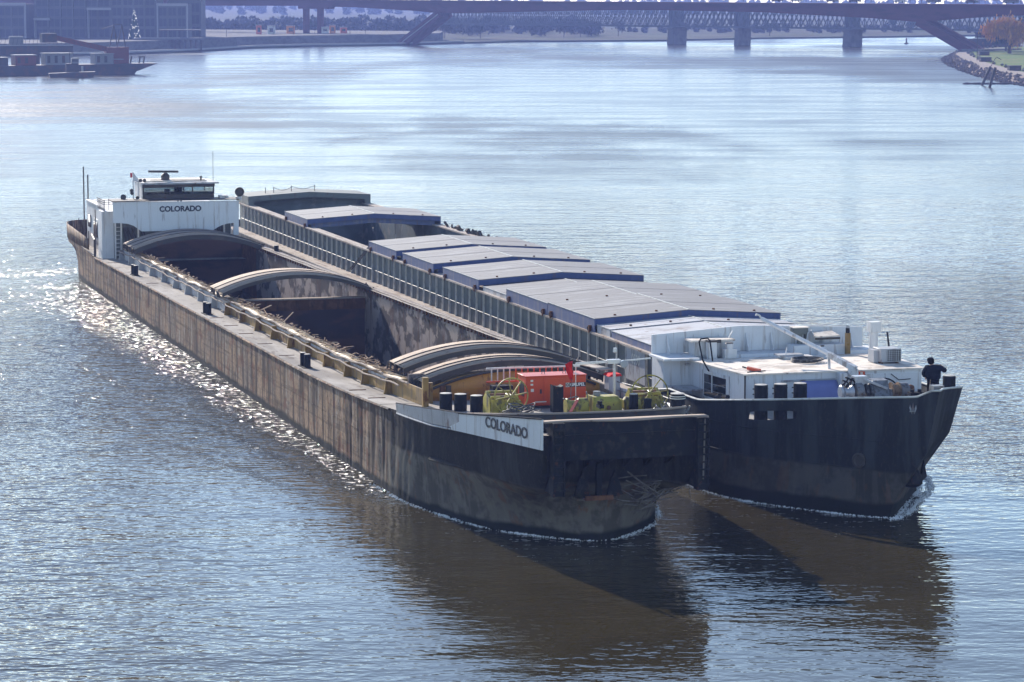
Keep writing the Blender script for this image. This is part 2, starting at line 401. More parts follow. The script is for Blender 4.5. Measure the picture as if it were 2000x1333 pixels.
# decks
def plate_strip(name, t0, t1, s0, s1, dz=0.0, m=m_deck, n=30, parent=L, th=.12):
    mb = MB()
    for z in (0, -th):
        mb.grid(lambda u, v: (t0 + (t1 - t0) * v, s0 + (s1 - s0) * u, zd(s0 + (s1 - s0) * u) + dz + z), n, 1)
    b = n * 2 + 2
    for i in range(n): mb.f += [(i * 2, i * 2 + 2, b + i * 2 + 2, b + i * 2), (i * 2 + 1, i * 2 + 3, b + i * 2 + 3, b + i * 2 + 1)]
    return mb.build(name, m, parent)
for k in range(12):                          # side deck plates, starboard
    s0 = 4.5 + k * 7.55
    plate_strip('deck_plate', .0, 1.9, s0 + .02, s0 + 7.53, .004 * (k % 2), n=6)
plate_strip('port_deck', 10.9, 11.4, 4.5, 97)
mb = MB()
od = [tuple(q) for q in resamp(bow_dk, NB)]
for s, t in od: mb.v += [(t + .03, s, zd(s) - .02), (W - t - .03, s, zd(s) - .02)]
for i in range(NB - 1): mb.f.append((2 * i, 2 * i + 2, 2 * i + 3, 2 * i + 1))
mb.v += [(.05, 7.5, zd(7.5)), (W - .05, 7.5, zd(7.5))]; k = len(mb.v); mb.f.append((k - 2, 0, 1, k - 1))
mb.build('fore_deck', m_deck, L)
mb = MB(); ad = [(s, t) for s, t in resamp(st_dk, NS)]
for s, t in ad: mb.v += [(t + .04, s, zd(s) - .02), (W - t - .04, s, zd(s) - .02)]
for i in range(NS - 1): mb.f.append((2 * i, 2 * i + 2, 2 * i + 3, 2 * i + 1))
mb.v += [(.05, 93, zd(93) - .02), (W - .05, 93, zd(93) - .02)]; k = len(mb.v); mb.f.append((k - 4, k - 2, k - 1, k - 3))
mb.build('aft_deck', m_deck, L)
# stern bulwark with open rail posts
mb = MB(); bd = [q for q in st_dk if q[0] > 100]
bd = bd + []
for i, (s, t) in enumerate(bd):
    h = .75
    mb.v += [(t - .02, s, zd(s) + .3), (t - .06, s, zd(s) + .35 + h + .35 * min(1, (s - 99) / 12))]
for i in range(len(bd) - 1): mb.f.append((2 * i, 2 * i + 2, 2 * i + 3, 2 * i + 1))
o = mb.build('stern_bulwark', m_hullL, L); o.modifiers.new('solid', 'SOLIDIFY').thickness = .05
# deck seams / small plates on the side deck
for s in (92, 74, 49.5, 44.8, 40.1, 34.5, 28.5, 11.5, 7.5):
    MB().box(.15, 1.0, s, s + .06, zd(s) + .004, zd(s) + .03).build('deck_cleat', m_rust, L)
# holds
mb = MB()
def wall_t(mb, t, s0, s1, z0, ztf, n=40, th=.12):
    for tt in (t, t + th):
        mb.grid(lambda u, v: (tt, s0 + (s1 - s0) * u, z0 + (ztf(s0 + (s1 - s0) * u) - z0) * v), n, 2)
zc = lambda s: zd(s) + .86
zp = lambda s: zd(s) + 1.3
wall_t(mb, 1.78, 6.5, 95, -.3, zc); mb.build('starboard_coaming', m_yellow, L)
for k in range(11):                          # port hold wall in plates, each proud of a dark frame gap
    s0 = 7.2 + k * 7.4; s1 = min(94.8, s0 + 7.4)
    mb = MB(); mb.grid(lambda u, v: (10.70 + .02 * math.sin(u * 23) * math.sin(v * 3), s0 + .06 + (s1 - s0 - .12) * u, -.2 + (zp(s0 + (s1 - s0) * u) - .12 + .2) * v), 8, 4)
    mb.build('hold_wall_plate', m_hold, L)
mb = MB(); wall_t(mb, 10.77, 6.5, 95, -.3, zp); mb.build('port_coaming', m_rust, L)
MB().box(1.9, 10.74, 6.5, 95, -.35, -.2).build('hold_floor', m_holdfloor, L)
MB().box(1.9, 10.74, 94.6, 95, -.3, 4.0).build('aft_bulkhead', m_bulkhead, L)
# mid bulkhead with pale top flange, panels
MB().box(1.9, 10.74, 53.2, 53.5, -.3, 3.62).build('mid_bulkhead', m_bulkhead, L)
MB().box(1.9, 10.74, 53.0, 53.62, 3.62, 3.70).build('bulkhead_flange', m_dustbeam, L)
MB().box(1.9, 10.74, 53.05, 53.2, 2.95, 3.6).build('bulkhead_band', m_rust, L)
MB().box(1.9, 10.74, 6.5, 6.8, -.3, 4.9).build('fore_bulkhead', m_hold, L)
# aft part of the starboard coaming is painted grey-white: outer skin plates between brackets
bs = [94.6, 90, 85.2, 80.2, 75.1, 70.3, 65.5, 60.7, 56, 51.2, 46.4, 41.6, 36.9, 32.2, 27.7, 23, 18.1, 14.2, 9.3]
proto = None
for i, s in enumerate(bs):
    y = s < 54
    mb = MB(); z0 = zd(s)
    mb.prism([(1.34, s - .13, z0), (1.735, s - .13, z0), (1.735, s - .13, z0 + .76), (1.44, s - .13, z0 + .76)], (0, .16, 0))
    mb.build('coaming_bracket', m_yellow if y else m_greywhite, L)
    if i < len(bs) - 1:
        s2 = bs[i + 1]
        mb = MB(); mb.grid(lambda u, v: (1.74, s2 + .15 + (s - s2 - .3) * u, zd(s2 + (s - s2) * u) + .03 + .6 * v), 2, 1)
        mb.build('coaming_panel', m_yellow if s < 56 else m_greywhite, L)
        mb = MB(); mb.grid(lambda u, v: (1.70, s2 + .15 + (s - s2 - .3) * u, zd(s2 + (s - s2) * u) + .62 + .13 * v), 2, 1)
        mb.build('coaming_step', m_greywhite, L)
def wob(s): return .05 * math.sin(s * .55) + .04 * math.sin(s * 1.7 + 1)
pts = [(1.62 + wob(s) * .6, s, zc(s) + .02 + wob(s) * .7) for s in np.arange(5.5, 94, .9)]
MB().tube(pts, .055, 6).build('upper_rail', m_dustbeam, L)
pts = [(1.40 + wob(s + 4) * .5, s, zd(s) + .66 + wob(s + 7) * .6) for s in np.arange(6.5, 95, .9)]
MB().tube(pts, .045, 6).build('lower_rail', m_dustbeam, L)
mb = MB(); mb.grid(lambda u, v: (1.66 + .75 * v, 7 + 87.5 * u, zc(7 + 87.5 * u) - .04 * v + .03 * math.sin(u * 90)), 90, 1)
o = mb.build('coaming_ledge', m_yellow, L); o.modifiers.new('solid', 'SOLIDIFY').thickness = .05
mb = MB(); mb.grid(lambda u, v: (10.62 + .62 * v, 4 + 90.5 * u, zp(4 + 90.5 * u)), 60, 1)
o = mb.build('port_ledge', m_flange, L); o.modifiers.new('solid', 'SOLIDIFY').thickness = .06
MB().tube([(10.72, s, zp(s) + .07 + .02 * math.sin(s)) for s in np.arange(8, 93, 1.2)], .04, 5).build('port_rail', m_dustbeam, L)
mb = MB()
for s in np.arange(10, 90, .82): mb.box(10.56, 10.66, s, s + .07, zp(s) - .22, zp(s) - .02)
o = mb.build('rim_hook', m_rust, L); o['kind'] = 'stuff'
# arched hatch beams
def arch(s0, s1, zend, rise, t0=1.3, t1=10.9, name='hatch_arch', depth=.42, band=.0):
    def z(u): return zend + rise * (1 - (2 * u - 1) ** 2)
    top = MB(); top.grid(lambda u, v: (t0 + (t1 - t0) * u, s0 + (s1 - s0) * v, z(u)), 28, 1)
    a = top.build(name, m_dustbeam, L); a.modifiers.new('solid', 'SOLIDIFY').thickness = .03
    for s, e in ((s0, .02), (s1, -.06)):
        w = MB()
        def z2(u): return z(u) - .035
        for k in range(28):
            u0, u1 = k / 28, (k + 1) / 28
            x0, x1 = t0 + (t1 - t0) * u0, t0 + (t1 - t0) * u1
            w.add([(x0, s + e, z2(u0) - depth), (x1, s + e, z2(u1) - depth), (x1, s + e, z2(u1)), (x0, s + e, z2(u0)), (x0, s + e + .05, z2(u0) - depth), (x1, s + e + .05, z2(u1) - depth), (x1, s + e + .05, z2(u1)), (x0, s + e + .05, z2(u0))],
                  [(0, 1, 2, 3), (7, 6, 5, 4), (0, 4, 5, 1), (3, 2, 6, 7)])
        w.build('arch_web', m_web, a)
    for k in range(2):
        r = MB(); r.tube([(t0 + (t1 - t0) * u, s0 + (s1 - s0) * (.35 + .3 * k), z(u) + .02) for u in np.linspace(0, 1, 24)], .03, 5); r.build('arch_rib', m_web, a)
    for t, nm in ((t0, 'arch_foot'), (t1, 'arch_foot')):
        f = MB()
        for k in range(9):
            x = t + random.uniform(-.15, .2); y = random.uniform(s0, s1); f.bar((x, y, zend - .35), (x + random.uniform(-.2, .2), y + random.uniform(-.2, .2), zend + .02), .07)
        o = f.build(nm, m_web, a); o['kind'] = 'stuff'
    return a
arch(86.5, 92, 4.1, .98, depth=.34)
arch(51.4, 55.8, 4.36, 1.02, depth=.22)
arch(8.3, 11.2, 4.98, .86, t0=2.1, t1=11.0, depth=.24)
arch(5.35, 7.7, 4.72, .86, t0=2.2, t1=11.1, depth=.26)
# orange front wall under the arch
mb = MB()
mb.grid(lambda u, v: (2.3 + 8.6 * u, 5.2, zd(5.2) - .02 + (4.35 + .86 * (1 - (2 * u - 1) ** 2) - zd(5.2)) * v), 26, 1)
o = mb.build('front_wall', m_orange, L); o.modifiers.new('solid', 'SOLIDIFY').thickness = .06
mb = MB()
for k in range(4): mb.box(3.9 + k * 1.9, 3.94 + k * 1.9, 5.12, 5.2, zd(5.2), 4.9)
mb.build('wall_stiffener', m_orange, L)
MB().tube([(2.5 + 8.2 * u, 5.1, 4.3 + .84 * (1 - (2 * u - 1) ** 2)) for u in np.linspace(0, 1, 20)], .07, 6).build('wall_top_pipe', m_web, L)
for t, m_ in ((3.05, m_rust), (3.35, m_web)): MB().box(t, t + .22, 5.0, 5.18, 4.15, 4.5).build('junction_box', m_, L)
MB().bar((1.7, 2.6, zd(2.6) - .1), (1.7, 2.6, zd(2.6) + 1.35), .26, .26, (0, 1, 0)).build('corner_post', m_yellow, L)
MB().bar((2.35, 4.2, zd(4) - .05), (2.35, 4.2, zd(4) + .95), .2, .2, (0, 1, 0)).build('corner_post', m_yellow, L)
mb = MB(); mb.prism([(1.72, 9.3, zd(9)), (1.72, 2.8, zd(3)), (1.72, 2.8, zd(3) + .75), (1.72, 9.3, zd(9) + .8)], (.08, 0, 0)); mb.build('coaming_end_plate', m_yellow, L)
# bollards: pairs along the side deck and three big ones on the bow
def bollard_mesh(r, h):
    return MB().lathe([(r, 0), (r, h - .05), (r * .97, h - .02), (r * .9, h - .012)], 18).mesh('bollard', m_black)
def bollard_cap(r): return MB().lathe([(r * .93, 0), (r * .93, .02), (r * .8, .026)], 18).mesh('bollard_cap', m_wornTop)
bm1, bc1 = bollard_mesh(.17, .72), bollard_cap(.17)
bm2, bc2 = bollard_mesh(.29, .78), bollard_cap(.29)
def put_bollard(bm_, bc_, t, s, z, h, parent, ref=(0, 0, 0)):
    o = bpy.data.objects.new('bollard', bm_); col.objects.link(o); o.parent = parent; o.location = (t - ref[0], s - ref[1], z - ref[2])
    c = bpy.data.objects.new('bollard_cap', bc_); col.objects.link(c); c.parent = o; c.location = (0, 0, h - .012)
    return o
for s in (81.1, 52.1, 23.1):
    put_bollard(bm1, bc1, .42, s + .35, zd(s), .72, L); put_bollard(bm1, bc1, .48, s - .4, zd(s), .72, L)
    MB().box(.2, .7, s - .75, s + .7, zd(s) - .01, zd(s) + .04).build('bollard_base', m_black, L)
for t, s in ((2.15, .6), (2.65, -.1), (3.1, -1.2)): put_bollard(bm2, bc2, t, s, zd(s) - .02, .78, L)
put_bollard(bm1, bc1, 11.1, 83, zp(83) - .3, .72, L)
# bow bulwark strip (white) and name board
mb = MB(); q = [p for p in resamp(bow_dk, 120) if -7.4 < p[0] < 1.2]
for s, t in q:
    top = zd(s) + .34 + .14 * min(1, (1.2 - s) / 6)
    mb.v += [(t - .05, s, zd(s) - .05 - .15 * min(1, (1.2 - s) / 5)), (t - .09, s, top)]
for i in range(len(q) - 1): mb.f.append((2 * i, 2 * i + 2, 2 * i + 3, 2 * i + 1))
o = mb.build('bow_bulwark', m_greywhite, L, smooth=False); o.modifiers.new('solid', 'SOLIDIFY').thickness = .05
mb = MB(); mb.tube([(t - .1, s, zd(s) + .35 + .14 * min(1, (1.2 - s) / 6)) for s, t in q], .04, 6); mb.build('bulwark_cap', m_black, L)
mb = MB(); mb.tube([(t - .08, s, zd(s) - .1 - .17 * min(1, (1.2 - s) / 5)) for s, t in q], .045, 6); mb.build('bulwark_moulding', m_greywhite, L)
b0, b1 = Vector((.70, -6.9, 0)), Vector((2.12, -14.75, 0)); bd_ = (b1 - b0).normalized(); bn = Vector((bd_.y, -bd_.x, 0)); Lb = (b1 - b0).length
mb = MB(); P = lambda d, z: b0 + bd_ * d + Vector((0, 0, z))
mb.prism([P(0.15, 4.95), P(Lb, 5.72), P(Lb, 4.46), P(-.6, 4.16), P(-.75, 4.3), P(.15, 4.6)], bn * -.07); board = mb.build('name_board', m_white_clean, L)
mb = MB(); mb.bar(P(.15, 4.97) , P(Lb, 5.74), .1, .05); mb.build('board_cap', m_black, board)
tl = b0 + bd_ * (Lb * .595) + Vector((0, 0, 4.95)) + bn * .03
sl_ = (5.72 - 4.95) / Lb * .72
text('board_lettering', 'COLORADO', .62, m_ink, board, tl, (bd_.x, bd_.y, 0), (0, 0, 1), .004, .016, 1.12)
# front bulwark (dark) and its cap, closing the bow deck
q2 = [p for p in resamp(bow_in, 120) if p[0] < -7.2]; full = q2 + [(s, W - t) for s, t in reversed(q2[:-1])]
mb = MB()
def ztop(s): return 4.95 + (5.52 - 4.95) * min(1, max(0, (-7.2 - s) / 4.6))
for s, t in full: mb.v += [(t, s, zd(s) - .05), (t, s, ztop(s))]
for i in range(len(full) - 1): mb.f.append((2 * i, 2 * i + 2, 2 * i + 3, 2 * i + 1))
o = mb.build('fore_bulwark', m_web, L); o.modifiers.new('solid', 'SOLIDIFY').thickness = .06
MB().tube([(t, s, ztop(s) + .02) for s, t in full], .05, 6).build('fore_bulwark_cap', m_dustbeam, L)
qp = [p for p in resamp(bow_dk, 120) if -7.4 < p[0] < 6]
mb = MB()
for s, t in qp: mb.v += [(W - t, s, zd(s) - .05), (W - t, s, zd(s) + .45)]
for i in range(len(qp) - 1): mb.f.append((2 * i, 2 * i + 2, 2 * i + 3, 2 * i + 1))
o = mb.build('port_bulwark', m_white, L); o.modifiers.new('solid', 'SOLIDIFY').thickness = .05
# push plate on the bow with two fender posts
MB().box(2.55, 9.15, -14.55, -14.3, 3.95, 5.55).build('push_plate', m_black, L)
mb = MB(); mb.grid(lambda u, v: (2.3 + 7.0 * u, -14.62 + .62 * v + .03 * math.sin(u * 11), 5.57 + .03 * math.sin(u * 9) * (1 - v)), 24, 1)
o = mb.build('plate_ledge', m_dustbeam, L); o.modifiers.new('solid', 'SOLIDIFY').thickness = .05
mb = MB()
for t in np.linspace(2.8, 8.9, 8): mb.prism([(t, -14.3, 5.4), (t, -12.2, 4.9), (t, -12.0, 3.0), (t, -14.3, 4.1)], (.12, 0, 0))
mb.build('plate_web', m_black, L)
for t, w in ((2.55, .5), (8.72, .5)):
    p = MB().box(t, t + w, -14.85, -14.45, 2.55, 5.55).build('fender_post', m_black, L)
    MB().prism([(t + .05, -14.5, 2.6), (t + .05, -12.8, 2.6), (t + .05, -12.8, 4.6), (t + .05, -14.5, 5.2)], (.3, 0, 0)).build('post_web', m_black, p)
    for k in range(9): MB().box(t + .03, t + w + .04, -14.93, -14.85, 2.75 + k * .31, 2.82 + k * .31).build('post_step', m_black, p)
    for x in (t, t + w - .06): MB().box(x, x + .06, -14.95, -14.85, 2.55, 5.55).build('post_flange', m_black, p)
MB().bar((9.05, -14.88, 5.5), (8.98, -14.9, 3.0), .05).build('hanging_cable', m_stick, L)
# anchor stowed at the bow
A = onbarge('stowed_anchor', 'dark stockless anchor stowed flat against the bow of the left barge under its push plate', 'anchor', 5.2, -12.6, 2.0)
aof = (5.2, -12.6, 2.0)
mb = MB(aof); mb.box(5.1, 5.32, -12.75, -12.5, 2.05, 3.5); mb.build('shank', m_black, A)
for k in (-1, 1):
    mb = MB(aof); mb.prism([(5.2 + k * .35, -12.7, 2.0), (5.2 + k * 1.05, -12.7, 2.15), (5.2 + k * .95, -12.7, 2.5), (5.2 + k * .7, -12.7, 3.2), (5.2 + k * .48, -12.7, 2.6)], (0, .16, 0)); mb.build('fluke', m_black, A)
mb = MB(aof); mb.box(4.6, 5.8, -12.8, -12.5, 1.95, 2.14); mb.build('crown', m_rust, A)
mb = MB(); mb.lathe([(.42, 0), (.42, .1), (.3, .1)], 20, Matrix.Translation((5.2, -12.35, 3.35)) @ Matrix.Rotation(R(90), 4, 'X')); mb.build('hawse_pipe', m_web, L)
MB().box(4.35, 6.1, -12.35, -11.4, 1.88, 1.98).build('anchor_ledge', m_hullL, L)
# driftwood caught on the bow
rnd = random.Random(3); mb = MB((8.2, -11.6, 2.2))
for k in range(95):
    x = rnd.gauss(8.2, .75); zz = 2.35 + rnd.gauss(0, .33) + (x - 8) * .15; a = rnd.gauss(.35, .5); Ls = rnd.uniform(.5, 1.9)
    y = -12.55 + max(0, (x - 6.5)) * .62 + rnd.uniform(-.3, .2); y -= .25
    d = Vector((math.cos(a), rnd.uniform(-.35, .45), math.sin(a) * .8)).normalized() * Ls / 2
    p = Vector((x, y, zz)); mb.tube([p - d, p + Vector((0, 0, rnd.uniform(-.08, .05))), p + d], rnd.uniform(.012, .035), 4)
o = mb.build('driftwood_tangle', m_stick, None); o.location = world_pt(8.2, -11.6, 2.2); o.rotation_euler = (0, 0, YAW)
tag(o, 'tangle of bleached branches caught against the bow of the left barge', 'driftwood', kind='stuff')
# scrap wood along the coaming ledge
mb = MB((2.0, 50, 4)); rnd = random.Random(5)
for k in range(620):
    s = rnd.uniform(7, 92); cl = .5 + .5 * math.sin(s * .9) * math.sin(s * .37 + 1)
    if rnd.random() > .25 + .75 * cl: continue
    t = 1.85 + rnd.random() * .55; z = zc(s) + .03 + rnd.random() * .16; a = rnd.gauss(math.pi / 2, .8); e = rnd.gauss(.04, .1)
    Ls = rnd.uniform(.12, .6) if rnd.random() > .05 else rnd.uniform(1.0, 2.0)
    d = Vector((math.cos(a) * math.cos(e), math.sin(a) * math.cos(e), math.sin(e))) * Ls
    mb.bar((t, s, z), Vector((t, s, z)) + d, rnd.uniform(.03, .11), rnd.uniform(.015, .05))
o = mb.build('scrap_wood', m_wood, None, smooth=False); o.location = world_pt(2.0, 50, 4); o.rotation_euler = (0, 0, YAW)
tag(o, 'broken wood and rusty scrap strewn along the yellow hold coaming', 'debris', kind='stuff')
# ---- deckhouse and wheelhouse
MB().box(1.25, 10.4, 97, 111, 2.3, 6.0).build('deckhouse', m_white, L)
MB().box(.35, 1.25, 96.4, 98.4, 2.5, 6.15).build('side_wing', m_white_clean, L)
MB().box(1.15, 10.5, 96.9, 111.1, 6.0, 6.08).build('deckhouse_roof', m_white, L)
wdoor = MB().box(1.16, 1.25, 104.0, 106.8, 3.2, 4.9).build('side_door', m_white, L)
MB().box(1.11, 1.17, 104.4, 106.4, 3.5, 4.7).build('door_window', m_glassdark, wdoor)
for s in (100.2, 108.6): 
    w = MB().box(1.17, 1.25, s, s + 1.3, 4.0, 5.0).build('side_window', m_glassdark, L)
MB().bar((.3, 99.5, 2.6), (.3, 99.5, 6.1), .07).build('downpipe', m_web, L)
pan = [(.85, 7.05), (10.45, 6.95), (10.4, 4.35), (9.95, 4.35), (10.05, 5.28), (9.55, 5.24), (9.05, 5.1), (8.75, 4.95), (8.48, 4.78), (2.98, 4.78), (2.75, 4.97), (2.4, 5.22), (1.95, 5.38), (1.4, 5.44), (.85, 5.46)]
panel = MB().prism([(x, 93.9, z) for x, z in pan], (0, .14, 0)).build('front_panel', m_white_clean, L)
text('panel_lettering', 'COLORADO', .56, m_ink, panel, (5.95, 93.88, 6.42), (1, 0, 0), (0, 0, 1), .004, .022, 1.0)
MB().box(.8, 10.5, 93.8, 96.2, 7.05, 7.11).build('panel_top_deck', m_web, L)
mb = MB()
for t in (1.25, 1.7, 3.0, 8.7, 9.6): mb.bar((t, 95.6, 2.6), (t, 95.6, 6.4), .12)
for k in range(8): mb.bar((1.25, 95.5, 2.9 + k * .3), (1.7, 95.5, 2.9 + k * .3), .05)
mb.build('support_post', m_white, L)
MB().box(1.3, 10.3, 96.7, 97.05, 2.5, 6.4).build('machinery_front', m_rcoam, L)
rndw = random.Random(8); mb = MB()
for k in range(16): 
    t = rndw.choice([rndw.uniform(1.9, 3.6), rndw.uniform(8.8, 9.8)]); mb.tube([(t, 96.5, 3.2), (t + .2, 96.4, 3.9), (t + rndw.uniform(-.3, .5), 96.5, 4.9)], .05, 5)
mb.build('pipework', m_web, L)
wh = MB().box(3.4, 8.85, 95.6, 99.6, 7.1, 7.42).build('wheelhouse', m_web, L)
mb = MB()
for t in (3.43, 7.2, 8.82):
    for s in (95.63, 99.57): mb.box(t - .05, t + .05, s - .05, s + .05, 7.42, 8.2)
mb.build('window_post', m_web, wh)
MB().box(3.36, 3.46, 95.7, 99.5, 7.12, 8.2).build('cabin_side_wall', m_white, wh)
mb = MB().box(3.36, 8.9, 95.55, 95.68, 7.95, 8.2); mb.build('window_header', m_web, wh)
for a, b in ((3.5, 7.14), (7.27, 8.76)): MB().box(a, b, 95.62, 95.64, 7.43, 7.95).build('window_pane', m_glass, wh)
for a, b in ((3.5, 7.14), (7.27, 8.76)): MB().box(a, b, 99.56, 99.58, 7.43, 8.15).build('window_pane', m_glass, wh)
MB().box(8.81, 8.83, 95.7, 99.5, 7.43, 8.15).build('window_pane', m_glass, wh)
for k in range(7): MB().box(3.5, 7.1, 99.3, 99.34, 7.46 + k * .1, 7.515 + k * .1).build('blind_slat', m_blind, wh)
MB().box(3.3, 9.15, 95.2, 99.9, 8.2, 8.32).build('wheelhouse_roof', m_greywhite, wh)
MB().box(3.6, 8.4, 96.2, 99.6, 8.32, 8.42).build('roof_skylight', m_roofpale, wh)
MB().box(3.8, 7.0, 96.0, 96.6, 7.42, 7.52).build('helm_console', m_web, wh)
MB().box(5.15, 5.55, 96.2, 96.35, 7.5, 7.8).build('helm_screen', m_web, wh)
rad = MB().lathe([(.32, 0), (.34, .35), (.2, .5), (.1, .56)], 12, Matrix.Translation((5.35, 97.0, 8.42))).build('radar_pedestal', m_web, wh)
MB().tube([(4.05, 97, 9.1), (6.35, 97, 9.05)], .085, 8).build('radar_scanner', m_web, wh)
MB().tube([(4.0, 95.9, 8.52), (8.2, 95.9, 8.47)], .025, 5).build('roof_rail', m_web, wh)
MB().tube([(8.95, 96.5, 8.3), (8.96, 96.5, 10.6)], .02, 5).build('whip_aerial', m_web, wh)
MB().lathe([(.06, 0), (.06, .2), (.1, .22), (.1, .34)], 8, Matrix.Translation((7.9, 95.9, 8.42))).build('roof_lamp', m_web, wh)
mb = MB(); mb.bar((2.75, 96.2, 7.1), (2.75, 96.2, 8.5), .08); mb.bar((3.15, 96.2, 7.1), (3.15, 96.2, 8.4), .08); mb.bar((2.75, 96.2, 8.5), (3.3, 96.2, 8.4), .1); mb.prism([(2.75, 96.2, 8.5), (2.72, 96.2, 9.2), (3.2, 96.2, 8.5)], (0, .06, 0))
sf = mb.build('signal_frame', m_white, wh)
MB().lathe([(.09, 0), (.09, .34)], 10, Matrix.Translation((2.62, 96.2, 8.72))).build('red_lamp', m_redlamp, wh)
for t, s, z in ((2.55, 95.9, 7.75), (2.58, 95.9, 7.55), (3.0, 95.9, 7.2), (3.25, 95.9, 8.5), (3.55, 95.9, 8.5)):
    MB().lathe([(.05, 0), (.13, .05), (.14, .16)], 10, Matrix.Translation((t, s, z)) @ Matrix.Rotation(R(90), 4, 'X')).build('deck_lamp', m_web, wh)
sp = MB().lathe([(.2, 0), (.24, .25), (.16, .3)], 12, Matrix.Translation((10.5, 94.3, 6.98))).build('searchlight_base', m_white, L)
MB().lathe([(.2, -.25), (.34, -.05), (.36, .18), (.31, .18), (.27, .1)], 16, Matrix.Translation((10.53, 94.2, 7.62)) @ Matrix.Rotation(R(90), 4, 'X')).build('searchlight_head', m_web, sp)
MB().box(9.2, 9.85, 95, 95.8, 7.11, 7.3).build('roof_locker', m_white, L)
mb = MB()
for s in np.linspace(96.5, 100, 6): mb.bar((.6, s, 6.15), (.6, s, 7.0), .05)
for t in np.linspace(.5, 2.2, 5): mb.bar((t, 96.5, 6.2), (t, 96.5, 7.0), .05)
for z in (6.7, 6.85, 7.0): mb.bar((.5, 96.5, z), (.5, 100, z), .04); mb.bar((.5, 96.5, z), (2.3, 96.5, z), .04)
mb.build('roof_railing', m_web, L)
MB().lathe([(.1, 0), (.2, .08), (.22, .3)], 10, Matrix.Translation((1.9, 95.8, 7.15)) @ Matrix.Rotation(R(60), 4, 'X')).build('floodlight', m_web, L)
for t, s, h in ((1.3, 113, 5.9), (1.5, 112, 5.3)): MB().tube([(t, s, 2.7), (t, s, 2.7 + h)], .06, 6).build('stern_mast', m_web, L)
for s, t in ((116.3, 1.3), (114, .6), (110, .25), (106, .1), (101.5, .05)): MB().tube([(t, s, zd(s) + .5), (t, s, zd(s) + 1.75)], .04, 6).build('rail_post', m_web, L)
MB().tube([(.02, 98.0, zd(98)), (.02, 98.0, zd(98) + 1.3), (.02, 99.5, zd(99) + 1.6)], .1, 6).build('gangway_post', m_web, L)
sw = MB()
for t in (3.2, 6.5): sw.lathe([(.9, 0), (.9, .25)], 18, Matrix.Translation((t - 1, 114.2, zd(114) + .9)) @ Matrix.Rotation(R(80), 4, 'Y'))
sw.build('stern_winch', m_web, L)

# ================================================================== foredeck objects of the left barge
def winch(t, s, z, label, face, wheelc, hw=.62):
    o = onbarge('mooring_winch', label, 'winch', t, s, z, 'yellow hand winches on the left barge bow')
    off = (t, s, z)
    for k in (-1, 1):
        mb = MB(off); mb.prism([(t + k * hw - .06, s - .65, z), (t + k * hw - .06, s + .6, z), (t + k * hw - .06, s + .55, z + .72), (t + k * hw - .06, s + .1, z + 1.05), (t + k * hw - .06, s - .45, z + .8)], (.12, 0, 0)); mb.build('side_plate', m_winch, o)
    mb = MB(off); mb.box(t - hw, t + hw, s - .72, s - .64, z, z + .78); mb.build('front_plate', m_winch, o)
    mb = MB(off); mb.cyl((t - hw, s, z + .62), (t + hw, s, z + .62), .34, 18); mb.build('cable_drum', m_rust, o)
    mb = MB(off); mb.bar((t - hw, s - .5, z + .86), (t + hw, s - .5, z + .86), .1); mb.bar((t - hw, s + .35, z + .98), (t + hw, s + .35, z + .98), .1); mb.cyl((t + hw, s - .2, z + .5), (t + hw + .22, s - .2, z + .5), .15); mb.build('tie_bar', m_winch, o)
    wt, ws, wz = wheelc; r = .80
    n = Vector((math.sin(face), -math.cos(face), 0)); a = Vector((math.cos(face), math.sin(face), 0)); u = Vector((0, 0, 1)); c = Vector(wheelc)
    mb = MB(off); mb.tube([c + (a * math.cos(x) + u * math.sin(x)) * r for x in np.linspace(0, 2 * math.pi, 40, endpoint=False)], .032, 6, closed=True); w = mb.build('hand_wheel', m_winch, o)
    for k in range(8):
        x = 2 * math.pi * k / 8 + .15; mb = MB(off); mb.bar(c, c + (a * math.cos(x) + u * math.sin(x)) * r, .05); mb.build('spoke', m_winch, w)
    mb = MB(off); mb.cyl(c - n * .5, c + n * .08, .09, 10); mb.build('hub', m_winch, w)
    return o
winch(3.85, -2.6, zd(-2.6) - .02, 'yellow winch with big spoked hand wheel between the three black bollards and the red generator', R(8), (4.05, -3.55, 5.12))
winch(10.05, -4.0, zd(-4) - .02, 'yellow winch with spoked hand wheel beside the thick banded bollard at the bow corner', R(-14), (10.0, -5.0, 5.22))
# generator
g0 = (7.0, 0.1, zd(0) - .0)
gen = onbarge('generator', 'red enclosed diesel generator with maker plate on the barge foredeck', 'generator', *g0)
zb = g0[2]
mb = MB(g0); mb.box(5.6, 8.46, -.5, .75, zb + .14, 5.52); mb.build('housing', m_red, gen, bevel=.03)
mb = MB(g0); mb.box(5.55, 8.5, -.52, .78, zb, zb + .13); mb.build('skid', m_blacklbl, gen)
mb = MB(g0); mb.box(5.56, 8.5, -.54, .79, 5.521, 5.56); mb.build('lid', m_red, gen, bevel=.01)
for a, b in ((5.66, 6.42), (6.46, 7.42)):
    mb = MB(g0); mb.box(a, b, -.535, -.502, zb + .22, 5.42); d = mb.build('panel_door', m_red, gen, bevel=.008)
    mb = MB(g0); mb.box(b - .16, b - .08, -.56, -.535, 4.75, 4.95); mb.build('latch', m_blacklbl, d)
mb = MB(g0); mb.box(5.585, 5.601, -.25, .5, 4.6, 5.25); mb.build('side_grille', m_blacklbl, gen)
for x, z, w, h in ((5.82, 5.3, .12, .09), (5.82, 5.13, .12, .08), (5.83, 4.84, .14, .14), (6.9, 4.84, .16, .16), (6.02, 4.35, .55, .05)):
    mb = MB(g0); mb.box(x, x + w, -.545, -.536, z, z + h); mb.build('sticker', m_sticker, gen)
mb = MB(g0); mb.box(7.48, 8.44, -.515, -.503, 5.0, 5.2); lb = mb.build('maker_plate', m_blacklbl, gen)
